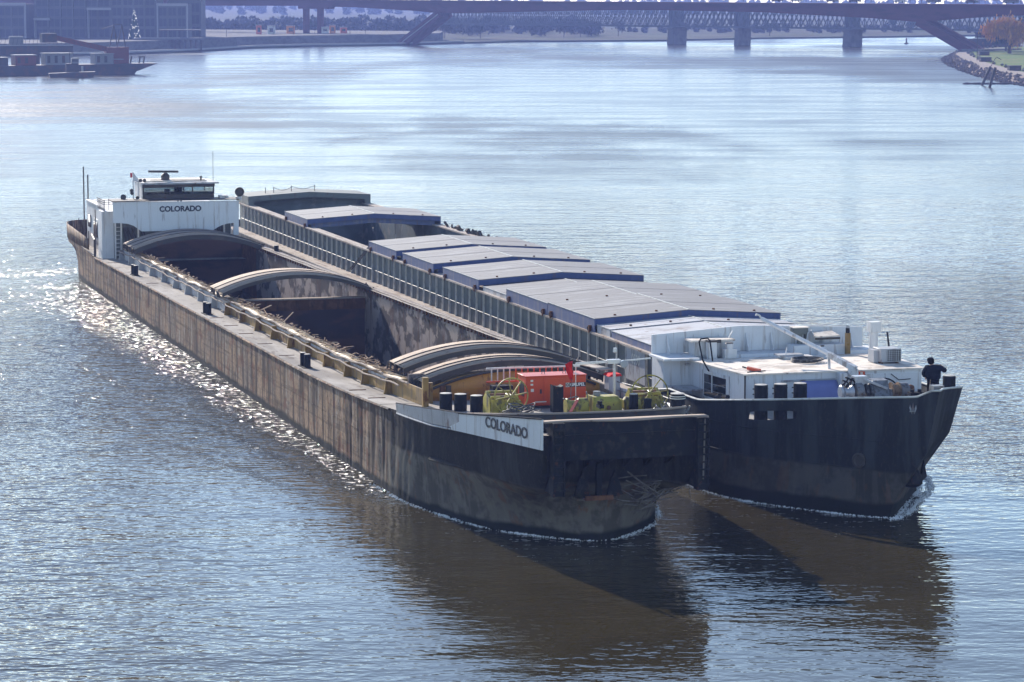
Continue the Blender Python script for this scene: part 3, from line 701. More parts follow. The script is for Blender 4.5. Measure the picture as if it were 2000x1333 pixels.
mb = MB(g0); mb.box(7.485, 7.66, -.52, -.516, 5.0, 5.2); mb.build('logo_patch', m_sticker, lb)
mb = MB(g0); mb.tube([(7.57 + .06 * math.cos(x), -.53, 5.1 + .06 * math.sin(x)) for x in np.linspace(.5, 5.8, 12)], .014, 4); mb.bar((7.57, -.53, 5.1), (7.63, -.53, 5.1), .025); mb.build('logo_ring', m_blacklbl, lb)
text('plate_lettering', 'GRUPEL', .2, m_inkw, lb, (8.05 - g0[0], -.519 - g0[1], 5.1 - g0[2]), (1, 0, 0), (0, 0, 1), .003, .006, 1.0)
for t in (6.6, 7.6):
    mb = MB(g0); mb.tube([(t + .07 * math.cos(x), .1, 5.6 + .07 * math.sin(x)) for x in np.linspace(0, 6.28, 12, endpoint=False)], .018, 5, closed=True); mb.build('lifting_eye', m_steel, gen)
mb = MB(g0); mb.cyl((8.0, .3, 5.55), (8.0, .3, 6.15), .1, 10); mb.build('exhaust_stack', m_black, gen)
# ladder lying on edge
l0 = (6.8, 2.2, 4.95)
lad = onbarge('ladder', 'long red and silver aluminium ladder lying on its edge behind the generator', 'ladder', *l0)
for z in (5.0, 5.62):
    mb = MB(l0); mb.bar((4.5, 2.2, z), (9.0, 2.2, z - .03), .07); mb.build('rail', m_galv if z > 5.3 else m_red, lad)
for k in range(15):
    mb = MB(l0); mb.bar((4.75 + k * .29, 2.2, 5.0), (4.75 + k * .29, 2.2, 5.62), .05); mb.build('rung', m_galv if k < 4 else m_red, lad)
for t in (5.0, 8.2): MB().bar((t, 2.2, zd(2)), (t, 2.2, 4.98), .1).build('ladder_prop', m_web, L)
MB().box(4.6, 5.55, 1.4, 2.0, zd(1.6), 4.9).build('black_locker', m_black, L)
# mast with cross arms
ms = (8.9, -3.3, zd(-3.3))
mast = onbarge('light_mast', 'thin grey signal mast with two crossarms and round lamp on the barge bow', 'mast', *ms)
mb = MB(ms); mb.cyl((8.9, -3.3, ms[2]), (8.9, -3.3, 6.38), .065, 10); mb.build('pole', m_galv, mast)
mb = MB(ms); mb.bar((7.1, -3.3, 6.44), (8.9, -3.3, 6.5), .06); mb.bar((7.0, -3.2, 6.36), (8.7, -3.2, 6.42), .04); mb.bar((8.9, -3.3, 6.46), (10.6, -3.3, 6.55), .06); mb.build('crossarm', m_galv, mast)
mb = MB(ms); mb.box(8.55, 9.15, -3.45, -3.15, 6.38, 6.56); mb.build('junction_box', m_galv, mast)
mb = MB(ms); mb.lathe([(.05, 0), (.17, .05), (.18, .16), (.15, .18)], 14, Matrix.Translation((9.28, -3.4, 6.36)) @ Matrix.Rotation(R(90), 4, 'X')); mb.build('lamp', m_lamp, mast)
mb = MB(ms); mb.cyl((9.0, -3.3, 6.55), (9.0, -3.3, 7.05), .02, 6); mb.lathe([(.06, 0), (.1, .05), (.09, .22)], 8, Matrix.Translation((8.93, -3.3, 6.85))); mb.build('top_light', m_galv, mast)
mb = MB(ms); mb.bar((7.1, -3.3, 4.3), (7.1, -3.3, 6.44), .03); mb.build('stay', m_galv, mast)
# flag
f0 = (7.25, -2.0, zd(-2))
fl = onbarge('signal_flag', 'small red signal flag hanging limp on a thin pole beside the generator', 'flag', *f0)
mb = MB(f0); mb.cyl((7.22, -2.0, f0[2]), (7.38, -2.0, 6.5), .018, 6); mb.build('pole', m_stick, fl)
mb = MB(f0)
def ff(u, v):
    z = 6.38 - .85 * u; w = .36 * (1 - u) ** .8 + .04
    return (7.37 - w * v - .04 * u, -2.02 + .08 * math.sin(u * 6 + v * 5), z - .12 * v)
mb.grid(ff, 10, 6); o = mb.build('cloth', m_flagred, fl); o.modifiers.new('solid', 'SOLIDIFY').thickness = .006
# windlass in the middle
w0 = (7.8, -5.0, zd(-5) - .02)
wl_ = onbarge('anchor_windlass', 'yellow anchor windlass with a flared drum at each end in the middle of the bow', 'windlass', *w0)
zz = w0[2]
mb = MB(w0); mb.lathe([(.34, 0), (.37, .06), (.27, .2), (.25, .45), (.36, .62), (.36, .98), (.3, 1.02)], 20, Matrix.Translation((6.1, -5, zz + .45)) @ Matrix.Rotation(R(90), 4, 'Y')); mb.build('warping_drum', m_winch, wl_)
mb = MB(w0); mb.lathe([(.2, 0), (.34, .1), (.34, .6), (.26, .75)], 18, Matrix.Translation((8.75, -5, zz + .45)) @ Matrix.Rotation(R(90), 4, 'Y')); mb.build('chain_drum', m_winch, wl_)
mb = MB(w0); mb.prism([(7.25, -5.45, zz), (7.25, -4.5, zz), (7.25, -4.5, zz + .85), (7.25, -5.2, zz + .85), (7.25, -5.45, zz + .65)], (1.25, 0, 0)); mb.build('gear_case', m_winch, wl_, bevel=.03)
mb = MB(w0); mb.box(7.2, 7.28, -5.5, -4.5, zz, zz + .9); mb.box(8.48, 8.56, -5.5, -4.5, zz, zz + .75); mb.build('side_frame', m_winch, wl_)
mb = MB(w0); mb.lathe([(.09, 0), (.09, .05)], 10, Matrix.Translation((7.95, -5.46, zz + .4)) @ Matrix.Rotation(R(90), 4, 'X')); mb.build('inspection_cover', m_rust, wl_)
mb = MB(w0); mb.tube([(7.1, -5.1, zz + .8), (7.0, -5.2, zz + 1.1)], .03, 6); mb.cyl((7.6, -4.8, zz + .85), (7.6, -4.8, zz + 1.05), .16, 10); mb.build('brake_lever', m_steel, wl_)
mb = MB(w0); mb.tube([(6.35 + .35 * math.cos(x), -5.0, zz + .82 + .05 * math.sin(x * 2)) for x in np.linspace(0, 3.14, 8)], .03, 5); mb.build('rope_turn', m_rope, wl_)
# other deck bits
bm3, bc3 = bollard_mesh(.2, .86), bollard_cap(.2)
put_bollard(bm3, bc3, 9.05, -5.6, zd(-5.6) + .06, .86, L)
put_bollard(bm1, bc1, 9.6, -5.9, zd(-5.9), .5, L)
lk = MB(); lk.prism([(6.15, -3.0, zd(-3)), (6.62, -3.0, zd(-3)), (6.62, -3.0, 5.42), (6.5, -3.0, 5.36), (6.3, -3.0, 5.38), (6.15, -3.0, 5.45)], (0, .5, 0)); lk.build('open_drum', m_black, L)
bm4, bc4 = bollard_mesh(.33, 1.05), bollard_cap(.33)
bb = put_bollard(bm4, bc4, 9.8, -9.3, zd(-9.3) + .05, 1.1, L)
for k in range(2): 
    r = MB().lathe([(.335, 0), (.345, .02), (.335, .04)], 18).build('rope_band', m_sticker, bb); r.location = (0, 0, .88 + k * .09)
mb = MB(); mb.box(6.75, 6.95, -7.9, -7.4, 5.05, 5.2); mb.cyl((6.85, -7.6, 5.2), (6.85, -7.6, 5.34), .11, 10); mb.build('fairlead', m_black, L)
c0 = (3.5, -7.3, zd(-7.3)); cr = onbarge('wire_coil', 'heap of dark wire rope coiled beside the bow name board', 'rope', *c0)
rnd = random.Random(11)
for k in range(9):
    mb = MB(c0); cx, cy = 3.5 + rnd.uniform(-.25, .25), -7.2 + rnd.uniform(-.2, .2); r = rnd.uniform(.35, .7); ph = rnd.random() * 6
    mb.tube([(cx + r * math.cos(x) * 1.1, cy + r * math.sin(x), c0[2] + .3 + .05 * k + .1 * math.sin(2 * x + ph)) for x in np.linspace(0, 6.28, 22, endpoint=False)], .028, 5, closed=True); mb.build('loop', m_rope, cr)
p0 = (5.3, -8.6, 4.9); pk = onbarge('red_plank', 'red painted plank leaning over the front bulwark by the name board', 'plank', *p0)
mb = MB(p0); mb.bar((4.95, -9.5, 5.2), (5.6, -8.4, 5.55), .13, .04); mb.build('board', M('dark_red_board_paint', (.22, .03, .035), .7), pk)
k0 = (11.0, 3.4, 4.3); lkr = onbarge('lifebuoy_locker', 'grey and white locker with sagging red cover on the barge side deck', 'locker', *k0)
mb = MB(k0); mb.prism([(10.75, 3.2, 4.25), (11.3, 3.2, 3.85), (11.3, 3.2, 4.9), (10.75, 3.2, 4.9)], (0, .7, 0)); mb.build('body', m_greywhite, lkr)
mb = MB(k0); mb.prism([(10.7, 3.1, 4.9), (11.36, 3.1, 4.91), (11.3, 3.1, 5.02), (10.85, 3.1, 5.01)], (0, .9, 0)); mb.build('cover', m_flagred, lkr)
mb = MB()
for z in (.35, .75): mb.tube([(11.2, 5, zd(5) + z), (11.1, -1, zd(-1) + z), (10.7, -5.5, zd(-5.5) + z - .1)], .03, 5)
for s in (4.5, 1, -2.5, -5.2): mb.bar((11.2 - .02 * (5 - s), s, zd(s)), (11.2 - .02 * (5 - s), s, zd(s) + .8), .05)
mb.build('port_railing', m_steel, L)
rnd = random.Random(4); mb = MB()
for k in range(24): x, y = rnd.uniform(8.8, 10.0), rnd.uniform(-10.6, -8.6); mb.bar((x, y, 5.0), (x + rnd.uniform(-.3, .3), y + rnd.uniform(-.3, .3), 5.0 + rnd.uniform(.05, .35)), rnd.uniform(.03, .08))
o = mb.build('mooring_tackle', m_steel, L); o['kind'] = 'stuff'

# ================================================================== RIGHT BARGE
RT = 20.2
Rb = thing('hopper_barge', 'wide dark-bowed cargo barge with blue hatch covers and white fore deckhouse', 'barge', world_pt(RT, 0), YAW)
ro = (RT, 0, 0)
rail = smooth_poly([(8, 14.0), (3, 14.0), (0, 14.02), (-3.0, 14.55), (-5.2, 15.5), (-6.6, 16.6), (-8.0, 18.0), (-9.8, 19.2), (-11.6, 20.15), (-12.3, 20.6)])
wlr = smooth_poly([(8, 14.0), (3, 14.0), (.5, 14.02), (-1.5, 14.15), (-3.8, 14.8), (-6.0, 16.2), (-8.0, 17.6), (-9.3, 18.8), (-9.7, 19.5)])
NR = 60
ra, wa = resamp(rail, NR), resamp(wlr, NR)
def zrail(s): return 4.08 - .124 * min(s, 0) if s < 4 else max(3.5, 4.08 - (s - 4) * .15)
rows = [(-.8, 0), (0, 0), (.6, .08), (1.3, .24), (2.2, .5), (3.1, .76)]
def portx(i, w):
    s_, t_ = ra[i]; s2, t2 = wa[i]
    kr = 1 - .12 * math.exp(-((s_ + 10) / 3) ** 2); kw = .6 + .65 * min(1, max(0, (s2 + 9.7) / 17))
    xr = min(26.4, 24.72 + (s_ + 5) * .28, 20.6 + (20.6 - t_) * kr); xw = min(26.4, 19.5 + (19.5 - t2) * kw)
    return xw * (1 - w) + xr * w
mb = MB(ro)
def Rpt(i, w): return tuple(wa[i][k] * (1 - w) + ra[i][k] * w for k in (0, 1))
def bump_up(s, port): return .26 * min(1, max(0, (-4 - s) / 2)) if port else .26 * min(1, max(0, (-11.3 - s) / .7))
def Rcol(i, port):
    out = []; ws = [q[1] for q in rows]
    for z, w in rows:
        s, t = Rpt(i, w); out.append((t, s, z))
    zt = zrail(ra[i][0])
    s, t = ra[i]
    zt += bump_up(s, port)
    # hawse slot band z range
    lo, hi = 3.55 - .05 * s * .6, 3.95 - .05 * s * .6
    lo, hi = zt - .92, zt - .5
    e = 0.0
    if not port and -6.75 < s < -3.95:
        x = (s + 5.35) / 1.4; e = math.sqrt(max(0, 1 - abs(x) ** 3.2))
    midz = (lo + hi) / 2; a, b = midz - (hi - lo) / 2 * e, midz + (hi - lo) / 2 * e
    for zq in (a, b, zt):
        w = .76 + .24 * (zq - 3.1) / (zt - 3.1); ss, tt = Rpt(i, w); out.append((tt, ss, zq)); ws.append(w)
    return out, e, ws
for port in (False, True):
    cols = [];
    for i in range(NR):
        c, e, ws = Rcol(i, port)
        if port: c = [(portx(i, w), y, z) for (x, y, z), w in zip(c, ws)]
        cols.append((len(mb.v), e)); mb.v += c
    nrw = len(rows) + 3
    for (a, ea), (b, eb) in zip(cols, cols[1:]):
        for k in range(nrw - 1):
            if k == nrw - 3 and ea > 0 and eb > 0: continue
            mb.f.append((a + k, b + k, b + k + 1, a + k + 1))
mb.build('bow_shell', m_hullR, Rb)
mb = MB(ro)
for x in (14.0, 26.4): mb.box(x - .06, x + .06, 8, 121, -.8, 3.0)
mb.box(14, 26.4, 120.9, 121.1, -.8, 3.4)
mb.build('side_shell', m_hullR, Rb)
cap = [(t, s) for s, t in ra]
mb = MB(ro); pts = []
for s, t in ra:
    pts.append((t, s, zrail(s) + bump_up(s, False) + .02))
pts = pts + [(portx(i, 1.0), pts[i][1], zrail(ra[i][0]) + bump_up(ra[i][0], True) + .02) for i in reversed(range(NR - 1))]
mb.tube(pts, .05, 6); mb.build('bulwark_cap', m_stiff, Rb)
mb = MB(ro)                                 # main deck, front
for s, t in ra: i = ra.index((s, t)); s2, t2 = Rpt(i, .74); mb.v += [(t2 + .06, s2 + .05, 3.42), (portx(i, .74) - .06, s2 + .05, 3.42)]
for i in range(NR - 1): mb.f.append((2 * i, 2 * i + 2, 2 * i + 3, 2 * i + 1))
mb.build('fore_deck', m_deck, Rb)
mb = MB(ro); mb.box(14.05, 15.3, 8, 121, 2.8, 2.9); mb.box(25.1, 26.35, 8, 121, 2.8, 2.9); mb.build('side_deck', m_flange, Rb)
# coaming with stiffeners
mb = MB(ro); mb.box(15.28, 15.4, 8.2, 119, 2.8, 5.0); mb.build('starboard_coaming', m_rcoam, Rb)
mb = MB(ro); mb.box(25.0, 25.12, 8.2, 119, 3.3, 5.0); mb.build('port_coaming', m_rcoam, Rb)
mb = MB(ro); mb.box(14.9, 15.6, 8.2, 119, 5.0, 5.1); mb.build('coaming_flange', m_flange, Rb)
mb = MB(ro); mb.box(24.8, 25.5, 8.2, 119, 5.0, 5.1); mb.build('coaming_flange', m_flange, Rb)
st0 = MB(ro).box(15.17, 15.28, 0, .07, 2.9, 5.0).build('stiffener', m_stiff, Rb); st0.location = (0, 9.4, 0)
for k in range(1, 68): link_copy(st0, Rb, (0, 9.4 + 1.6 * k, 0))
MB(ro).tube([(15.2, 10, 3.75), (15.2, 118, 3.75)], .03, 5).build('horizontal_tube', m_steel, Rb)  # thin grey tube running the length of the coaming
mb = MB(ro); mb.prism([(15.13, 10.95, 3.3), (15.13, 14.0, 3.3), (15.13, 14.0, 4.95), (15.13, 10.95, 4.95)], (.03, 0, 0)); npl = mb.build('number_panel', m_greywhite, Rb)
text('number_lettering', '0590', .72, m_sticker, npl, (15.12 - RT, 12.4, 4.4), (0, -1, 0), (0, 0, 1), .004, .01, .95)
# hold
mb = MB(ro); mb.box(15.4, 25, 8.3, 119, -.3, -.15); mb.build('hold_floor', m_holdfloor, Rb)
m_rhold = M('grey_green_hold', (.20, .22, .215), .7, [((.12, .13, .13), (.3, .3, .3), .42, .65, .8), ((.32, .29, .25), (.6, .6, .6), .55, .72, .7)], .006, 2)
for k in range(14):
    s0 = 8.5 + k * 7.9; mb = MB(ro); mb.grid(lambda u, v: (24.97, s0 + .05 + 7.75 * u, -.1 + 5.05 * v), 4, 2); mb.build('hold_wall_plate', m_rhold, Rb)
mb = MB(ro); mb.box(15.4, 25, 114.6, 115, -.2, 5.6); mb.build('aft_bulkhead', m_rhold, Rb)
rnd = random.Random(21); mb = MB((24.3, 85, 2.2))
mb.grid(lambda u, v: (24.9 - 2.6 * v, 72 + 26 * u, -.1 + max(0, (2.9 + .9 * math.sin(u * 17) + .5 * math.sin(u * 41)) * (1 - v) ** 1.4)), 50, 10)
o = mb.build('sand_bank', M('pale_sand', (.34, .28, .21), .95, [((.22, .18, .14), (.7, .7, .7), .42, .65, .8)], .03, 5), None)
o.location = world_pt(24.3, 85, 2.2); o.rotation_euler = (0, 0, YAW); tag(o, 'pale sand left against the far wall of the right barge hold', 'sand', kind='stuff')
# aft gantry frame
def roofz(x, e, rise=.33): return e + rise * (1 - abs(x - 20.2) / 5.2)
mb = MB(ro); mb.prism([(15, 113.8, 5.05), (15, 113.8, 5.85), (20.2, 113.8, 6.15), (25.4, 113.8, 5.85), (25.4, 113.8, 5.05), (24.9, 113.8, 5.05), (24.9, 113.8, 5.42), (20.2, 113.8, 5.72), (15.5, 113.8, 5.42), (15.5, 113.8, 5.05)], (0, .8, 0)); mb.build('aft_frame', m_rcoam, Rb)
mb = MB(ro); mb.prism([(15, 114.6, 5.0), (15, 114.6, 5.83), (20.2, 114.6, 6.13), (25.4, 114.6, 5.83), (25.4, 114.6, 5.0)], (0, 4.2, 0)); mb.build('aft_house', m_rcoam, Rb)
mb = MB(ro)
for t in (16.9, 17.6, 19.1, 21.1): mb.bar((t, 116, roofz(t, 5.8)), (t, 116, roofz(t, 5.8) + .5), .05)
for a, b in ((17.6, 19.1), (19.1, 21.1)): mb.tube([(a + (b - a) * u, 116, roofz(a, 6.25) - .25 * math.sin(math.pi * u)) for u in np.linspace(0, 1, 8)], .02, 4)
mb.build('chain_rail', m_web, Rb)
rnd = random.Random(9); mb = MB(ro)
for k in range(30): 
    s = rnd.uniform(72, 88); mb.bar((25.3, s, 5.1), (25.3 + rnd.uniform(-.3, .3), s + rnd.uniform(-.5, .5), 5.1 + rnd.uniform(.05, .4)), rnd.uniform(.1, .3))
o = mb.build('coaming_rubble', m_web, Rb); o['kind'] = 'stuff'
# ladder leaning on the coaming
q0 = (14.9, 70.5, 3.5); la = onbarge('boarding_ladder', 'thin dark ladder leaning against the ribbed coaming of the right barge', 'ladder', *q0)
for d in (0, .45):
    mb = MB(q0); mb.bar((14.6, 74.0 + d, 3.4), (15.1, 70.2 + d, 5.3), .06); mb.build('rail', m_web, la)
for k in range(7):
    u = (k + .5) / 7; mb = MB(q0); mb.bar((14.6 + .5 * u, 74 - 3.8 * u, 3.4 + 1.9 * u), (14.6 + .5 * u, 74.45 - 3.8 * u, 3.4 + 1.9 * u), .04); mb.build('rung', m_web, la)
# ---- hatch covers (each lies on the coaming: things of their own)
def cover(s0, s1, e, label, sides, tops, h=.72, low=False):
    c = onbarge('hatch_cover', label, 'hatch cover', 20.2, (s0 + s1) / 2, e - h, 'peaked hatch covers on the right barge')
    off = (20.2, (s0 + s1) / 2, e - h); t0, t1 = (15.0, 25.4) if not low else (15.12, 25.28)
    for nm, a, b in (('top_sheet', t0, 20.2), ('top_sheet', 20.2, t1)):
        mb = MB(off); mb.grid(lambda u, v: (a + (b - a) * u, s0 + (s1 - s0) * v, roofz(a + (b - a) * u, e) ), 2, 2); o = mb.build(nm, tops, c, smooth=False); o.modifiers.new('solid', 'SOLIDIFY').thickness = .03; o.modifiers['solid'].offset = -1
    mb = MB(off); mb.box(20.16, 20.24, s0, s1, e + .33, e + .36); mb.build('ridge_strip', m_stiff, c)
    for t in (t0, t1 - .06):
        mb = MB(off); mb.box(t, t + .06, s0, s1, e - h, e - .035); mb.build('side_skirt', sides, c)
    for s in (s0 + .005, s1 - .065):
        mb = MB(off); mb.prism([(t0 + .06, s, e - .50 * h), (t0 + .06, s, e - .04), (20.2, s, e + .29), (t1 - .06, s, e - .04), (t1 - .06, s, e - .5 * h), (20.2, s, e - .5 * h + .33)], (0, .06, 0)); mb.build('end_skirt', m_blue if not low else sides, c)
        mb = MB(off); mb.prism([(t0 + .4, s + .3, e - h), (t0 + .4, s + .3, e - .1), (20.2, s + .3, e + .2), (t1 - .4, s + .3, e - .1), (t1 - .4, s + .3, e - h), (20.2, s + .3, e - h + .33)], (0, .05, 0)); mb.build('inner_web', sides, c)
    mb = MB(off); mb.bar((t0 - .005, s0, e + .005), (t0 - .005, s1, e + .005), .03); mb.build('edge_strip', m_stiff, c)
    sm_ = (s0 + s1) / 2
    for a, b in ((t0, 20.2), (20.2, t1)):
        mb = MB(off); mb.bar((a, sm_, roofz(a, e) + .004), (b, sm_, roofz(b, e) + .004), .05, .015); mb.build('cover_seam', tops, c)
    for t in (t0 + 1.3, 18.6, 21.8, t1 - 1.3):
        mb = MB(off); mb.box(t - .06, t + .06, s0 + .5, s0 + .58, roofz(t, e) - .02, roofz(t, e) + .07); mb.build('lifting_lug', m_rust, c)
    if not low:
        for s in (s0 + .5, s1 - .9):
            mb = MB(off); mb.box(t0 - .14, t0, s, s + .16, e - h - .02, e - h + .36); mb.build('wheel_bracket', m_rust, c)
            mb = MB(off); mb.cyl((t0 - .08, s + .42, e - h + .14), (t0 - .0, s + .42, e - h + .14), .13, 10); mb.build('roller', m_black, c)
    return c
cover(90.5, 98.9, 5.7, 'rearmost blue hatch cover standing alone over the open hold', m_blueside, m_covtop)
cover(62.4, 70.3, 5.7, 'blue hatch cover just in front of the open hold, last of the connected row', m_blueside, m_covtop)
cover(52.6, 60.6, 5.71, 'second blue hatch cover from the rear in the connected row', m_blueside, m_covtop)
cover(41.8, 50.2, 5.71, 'blue hatch cover overhanging the sunken pale cover in front of it', m_blueside, m_covtop)
cover(33.0, 41.2, 5.36, 'sunken blue-grey hatch cover tucked between two higher blue covers', m_covgrey, m_covtop, .32, True)
cover(27.45, 35.75, 5.76, 'raised blue hatch cover touching the frontmost raised one', m_blueside, m_covtop)
cover(18.9, 27.35, 5.82, 'frontmost raised blue hatch cover with a deep blue front edge', m_blueside, m_covtop, .76)
cover(16.6, 18.8, 5.50, 'narrow pale hatch cover strip peeping from under the frontmost raised blue cover', m_covgrey, m_covgrey, .42, True)
cover(8.6, 16.35, 5.46, 'low white-topped hatch cover right behind the white breakwater', m_blueside, m_covgrey, .42, True)

# ---- fore deckhouse of the right barge
mb = MB(ro); mb.box(14.6, 25.9, 6.6, 8.3, 3.4, 5.28); mb.build('raised_deck', m_white_clean, Rb)
mb = MB(ro); mb.prism([(14.45, 7.9, 5.3), (14.45, 7.9, 6.22), (18.9, 7.9, 6.52), (20.2, 7.9, 6.5), (25.5, 7.9, 6.28), (25.5, 7.9, 5.3)], (0, .1, 0)); bw = mb.build('breakwater', m_white_clean, Rb)
for t in (15.2, 16.6, 17.9, 19.3, 20.6, 21.9, 23.3, 24.8):
    mb = MB(ro); mb.prism([(t, 7.9, 5.3), (t, 7.45, 5.3), (t, 7.85, 6.2)], (.06, 0, 0)); mb.build('breakwater_rib', m_white_clean, bw)
mb = MB(ro); mb.box(14.3, 16.1, 5.6, 7.9, 5.2, 5.3); mb.build('side_platform', m_white_clean, Rb)
mb = MB(ro); mb.box(15.6, 25.9, 6.1, 8.0, 4.9, 5.0); mb.build('house_gutter', m_greywhite, Rb)
mb = MB(ro); mb.prism([(15.75, 6.6, 3.5), (16.4, .2, 3.5), (25.3, .2, 3.5), (25.9, 6.6, 3.5)], (0, 0, 1.62)); house = mb.build('fore_house', m_white_clean, Rb)
mb = MB(ro); mb.prism([(15.7, 6.0, 5.121), (16.33, .1, 5.121), (25.4, .1, 5.121), (25.9, 6.0, 5.121)], (0, 0, .07)); mb.build('house_roof', m_roofpale, house)
wd = Vector((.65, -6.4, 0)).normalized(); wnm = Vector((wd.y, -wd.x, 0)); w0_ = Vector((15.75, 6.6, 0)) + wd * 2.1
def wrect(d0, d1, z0, z1, out, th): return [w0_ + wd * d0 + wnm * out + Vector((0, 0, z0)), w0_ + wd * d1 + wnm * out + Vector((0, 0, z0)), w0_ + wd * d1 + wnm * out + Vector((0, 0, z1)), w0_ + wd * d0 + wnm * out + Vector((0, 0, z1))]
mb = MB(ro); mb.prism(wrect(-.2, 2.75, 3.6, 4.88, .02, 0), wnm * .03); wf = mb.build('window_frame', m_white, Rb)
mb = MB(ro); mb.prism(wrect(.1, 2.45, 3.66, 4.72, .053, 0), wnm * .012); mb.build('dark_window', m_glassdark, wf)
for z in (3.95, 4.3): mb = MB(ro); mb.prism(wrect(.1, 2.45, z, z + .035, .066, 0), wnm * .01); mb.build('window_bar', m_steel, wf)
mb = MB(ro); mb.tube([(16.4, .15, 5.12), (16.4, .15, 3.6)], .04, 6); mb.bar((16.5, .12, 5.28), (17.4, .12, 5.32), .05); mb.build('house_pipe', m_web, house)
mb = MB(ro); mb.box(21.85, 22.38, .1, .19, 4.86, 5.12); rbx = mb.build('red_cabinet', m_red, Rb)
for t in (21.93, 22.14): mb = MB(ro); mb.box(t, t + .12, .08, .099, 4.98, 5.08); mb.build('cabinet_label', m_sticker, rbx)
mb = MB(ro); mb.box(22.45, 25.2, .14, .198, 3.7, 4.98); mb.build('wall_panel', m_white_clean, house)
mb = MB(ro); mb.box(18.2, 20.9, .12, .198, 4.75, 4.83); mb.build('wall_ledge', m_greywhite, house)
mb = MB(ro); mb.box(20.95, 21.3, -.35, .2, 3.6, 5.12); mb.build('boom_pillar', m_white, house)
mb = MB(ro); mb.tube([(23.3 + .75 * math.cos(x), .1, 4.2 + .55 * math.sin(x)) for x in np.linspace(.4, 2.9, 14)], .035, 5); mb.tube([(23.3, .1, 4.75), (23.3, .1, 4.4)], .03, 5); mb.tube([(23.7, .1, 4.95), (24.1, .1, 4.65), (24.7, .1, 4.68)], .02, 5); mb.build('hose_bracket', m_black, house)
# raised part left of the house (low wall with ledge)
mb = MB(ro); mb.box(14.5, 15.8, 6.3, 6.6, 3.5, 5.28); mb.build('house_wing', m_white_clean, house)
mb = MB(ro); mb.prism([(14.6, 5.9, 3.9), (15.8, 5.9, 3.9), (15.9, 4.5, 3.85), (15.0, 4.6, 3.85)], (0, 0, .08)); mb.build('step_plate', m_greywhite, house)
mb = MB(ro); mb.tube([(15.9, 3.7, 4.9), (15.75, 4.2, 5.4), (15.75, 4.7, 6.2), (15.85, 4.75, 6.33), (16.2, 4.75, 6.36), (16.3, 4.7, 6.25), (16.3, 4.3, 5.3)], .04, 6); mb.build('handrail_loop', m_black, house)
mb = MB(ro); mb.tube([(15.75, 3.6, 4.9), (15.98, 3.5, 4.85), (15.98, 3.5, 3.9)], .035, 6); mb.build('house_drain', m_white, house)
# items on the deckhouse: vents, AC, chimney, boom, hoses
def box_thing(name, label, cat, t, s, z, parts, grp=None):
    o = onbarge(name, label, cat, t, s, z, grp)
    for nm, m_, fn in parts:
        mb = MB((t, s, z)); fn(mb); mb.build(nm, m_, o)
    return o
box_thing('companion_hatch', 'white companionway hatch with brown lid on the right barge foredeck', 'hatch', 17.0, 7.1, 5.28, [
    ('body', m_white, lambda b: b.box(16.2, 18.2, 6.6, 7.5, 5.0, 5.95)), ('lid', m_roofpale, lambda b: b.box(16.0, 18.25, 6.5, 7.6, 5.96, 6.05)), ('lid_edge', m_web, lambda b: b.box(17.0, 17.5, 6.42, 6.5, 5.9, 6.06)), ('hinge_rod', m_galv, lambda b: b.bar((18.1, 7, 6.05), (18.3, 7, 6.4), .05))])
box_thing('vent_post', 'square white ventilation post standing left of the round-capped vent', 'vent', 16.95, 6.2, 5.19, [
    ('post', m_white, lambda b: b.box(16.72, 17.15, 6.05, 6.45, 5.0, 5.98)), ('cap', m_web, lambda b: b.box(16.7, 17.18, 6.03, 6.47, 5.981, 6.08))])
box_thing('mushroom_vent', 'stubby white box vent with a dark round cap near the handrail loop', 'vent', 17.85, 6.1, 5.19, [
    ('base', m_white, lambda b: b.box(17.5, 18.1, 5.85, 6.35, 5.0, 5.65)), ('neck', m_white, lambda b: b.lathe([(.2, 5.65), (.2, 5.85), (.22, 5.86), (.22, 5.9)], 14, Matrix.Translation((17.8, 6.1, 0)))), ('cap', m_web, lambda b: b.lathe([(.2, 5.901), (.17, 5.94)], 14, Matrix.Translation((17.8, 6.1, 0))))])
box_thing('chimney_pipe', 'tall white chimney pipe with a wide stained square head at the right of the roof', 'chimney', 24.87, 5.0, 5.19, [
    ('pipe', m_white, lambda b: b.cyl((24.87, 5, 5.15), (24.87, 5, 6.35), .22, 14)), ('head', m_white, lambda b: b.box(24.6, 25.15, 4.75, 5.25, 6.36, 6.86)), ('collar', m_white, lambda b: b.box(24.7, 24.95, 4.7, 5.1, 5.2, 5.5))])
ac = onbarge('air_conditioner', 'boxy grey air conditioner with square dark grille on the pale roof', 'air conditioner', 24.3, 2.2, 5.19)
ao = (24.3, 2.2, 5.19)
mb = MB(ao); mb.box(23.95, 25.0, 1.9, 2.9, 5.26, 5.9); mb.build('casing', m_greywhite, ac, bevel=.02)
mb = MB(ao); mb.box(23.7, 23.94, 2.2, 2.9, 5.22, 5.82); mb.build('side_box', m_greywhite, ac)
mb = MB(ao); mb.box(24.25, 24.96, 1.885, 1.899, 5.3, 5.86); mb.build('grille_back', m_glassdark, ac)
for k in range(7):
    mb = MB(ao); mb.box(24.24, 24.97, 1.86, 1.884, 5.3 + k * .09, 5.325 + k * .09); mb.build('grille_bar', m_greywhite, ac)
    mb = MB(ao); mb.box(24.24 + k * .117, 24.265 + k * .117, 1.862, 1.886, 5.3, 5.86); mb.build('grille_bar', m_greywhite, ac)
for t in (24.0, 24.8): mb = MB(ao); mb.box(t, t + .08, 1.95, 2.8, 5.19, 5.26); mb.build('foot', m_rust, ac)
bo0 = (21.4, 0, 5.2); boom = onbarge('loading_boom', 'long white slanting boom reaching back over the deckhouse roof with hooked tip', 'boom', *bo0)
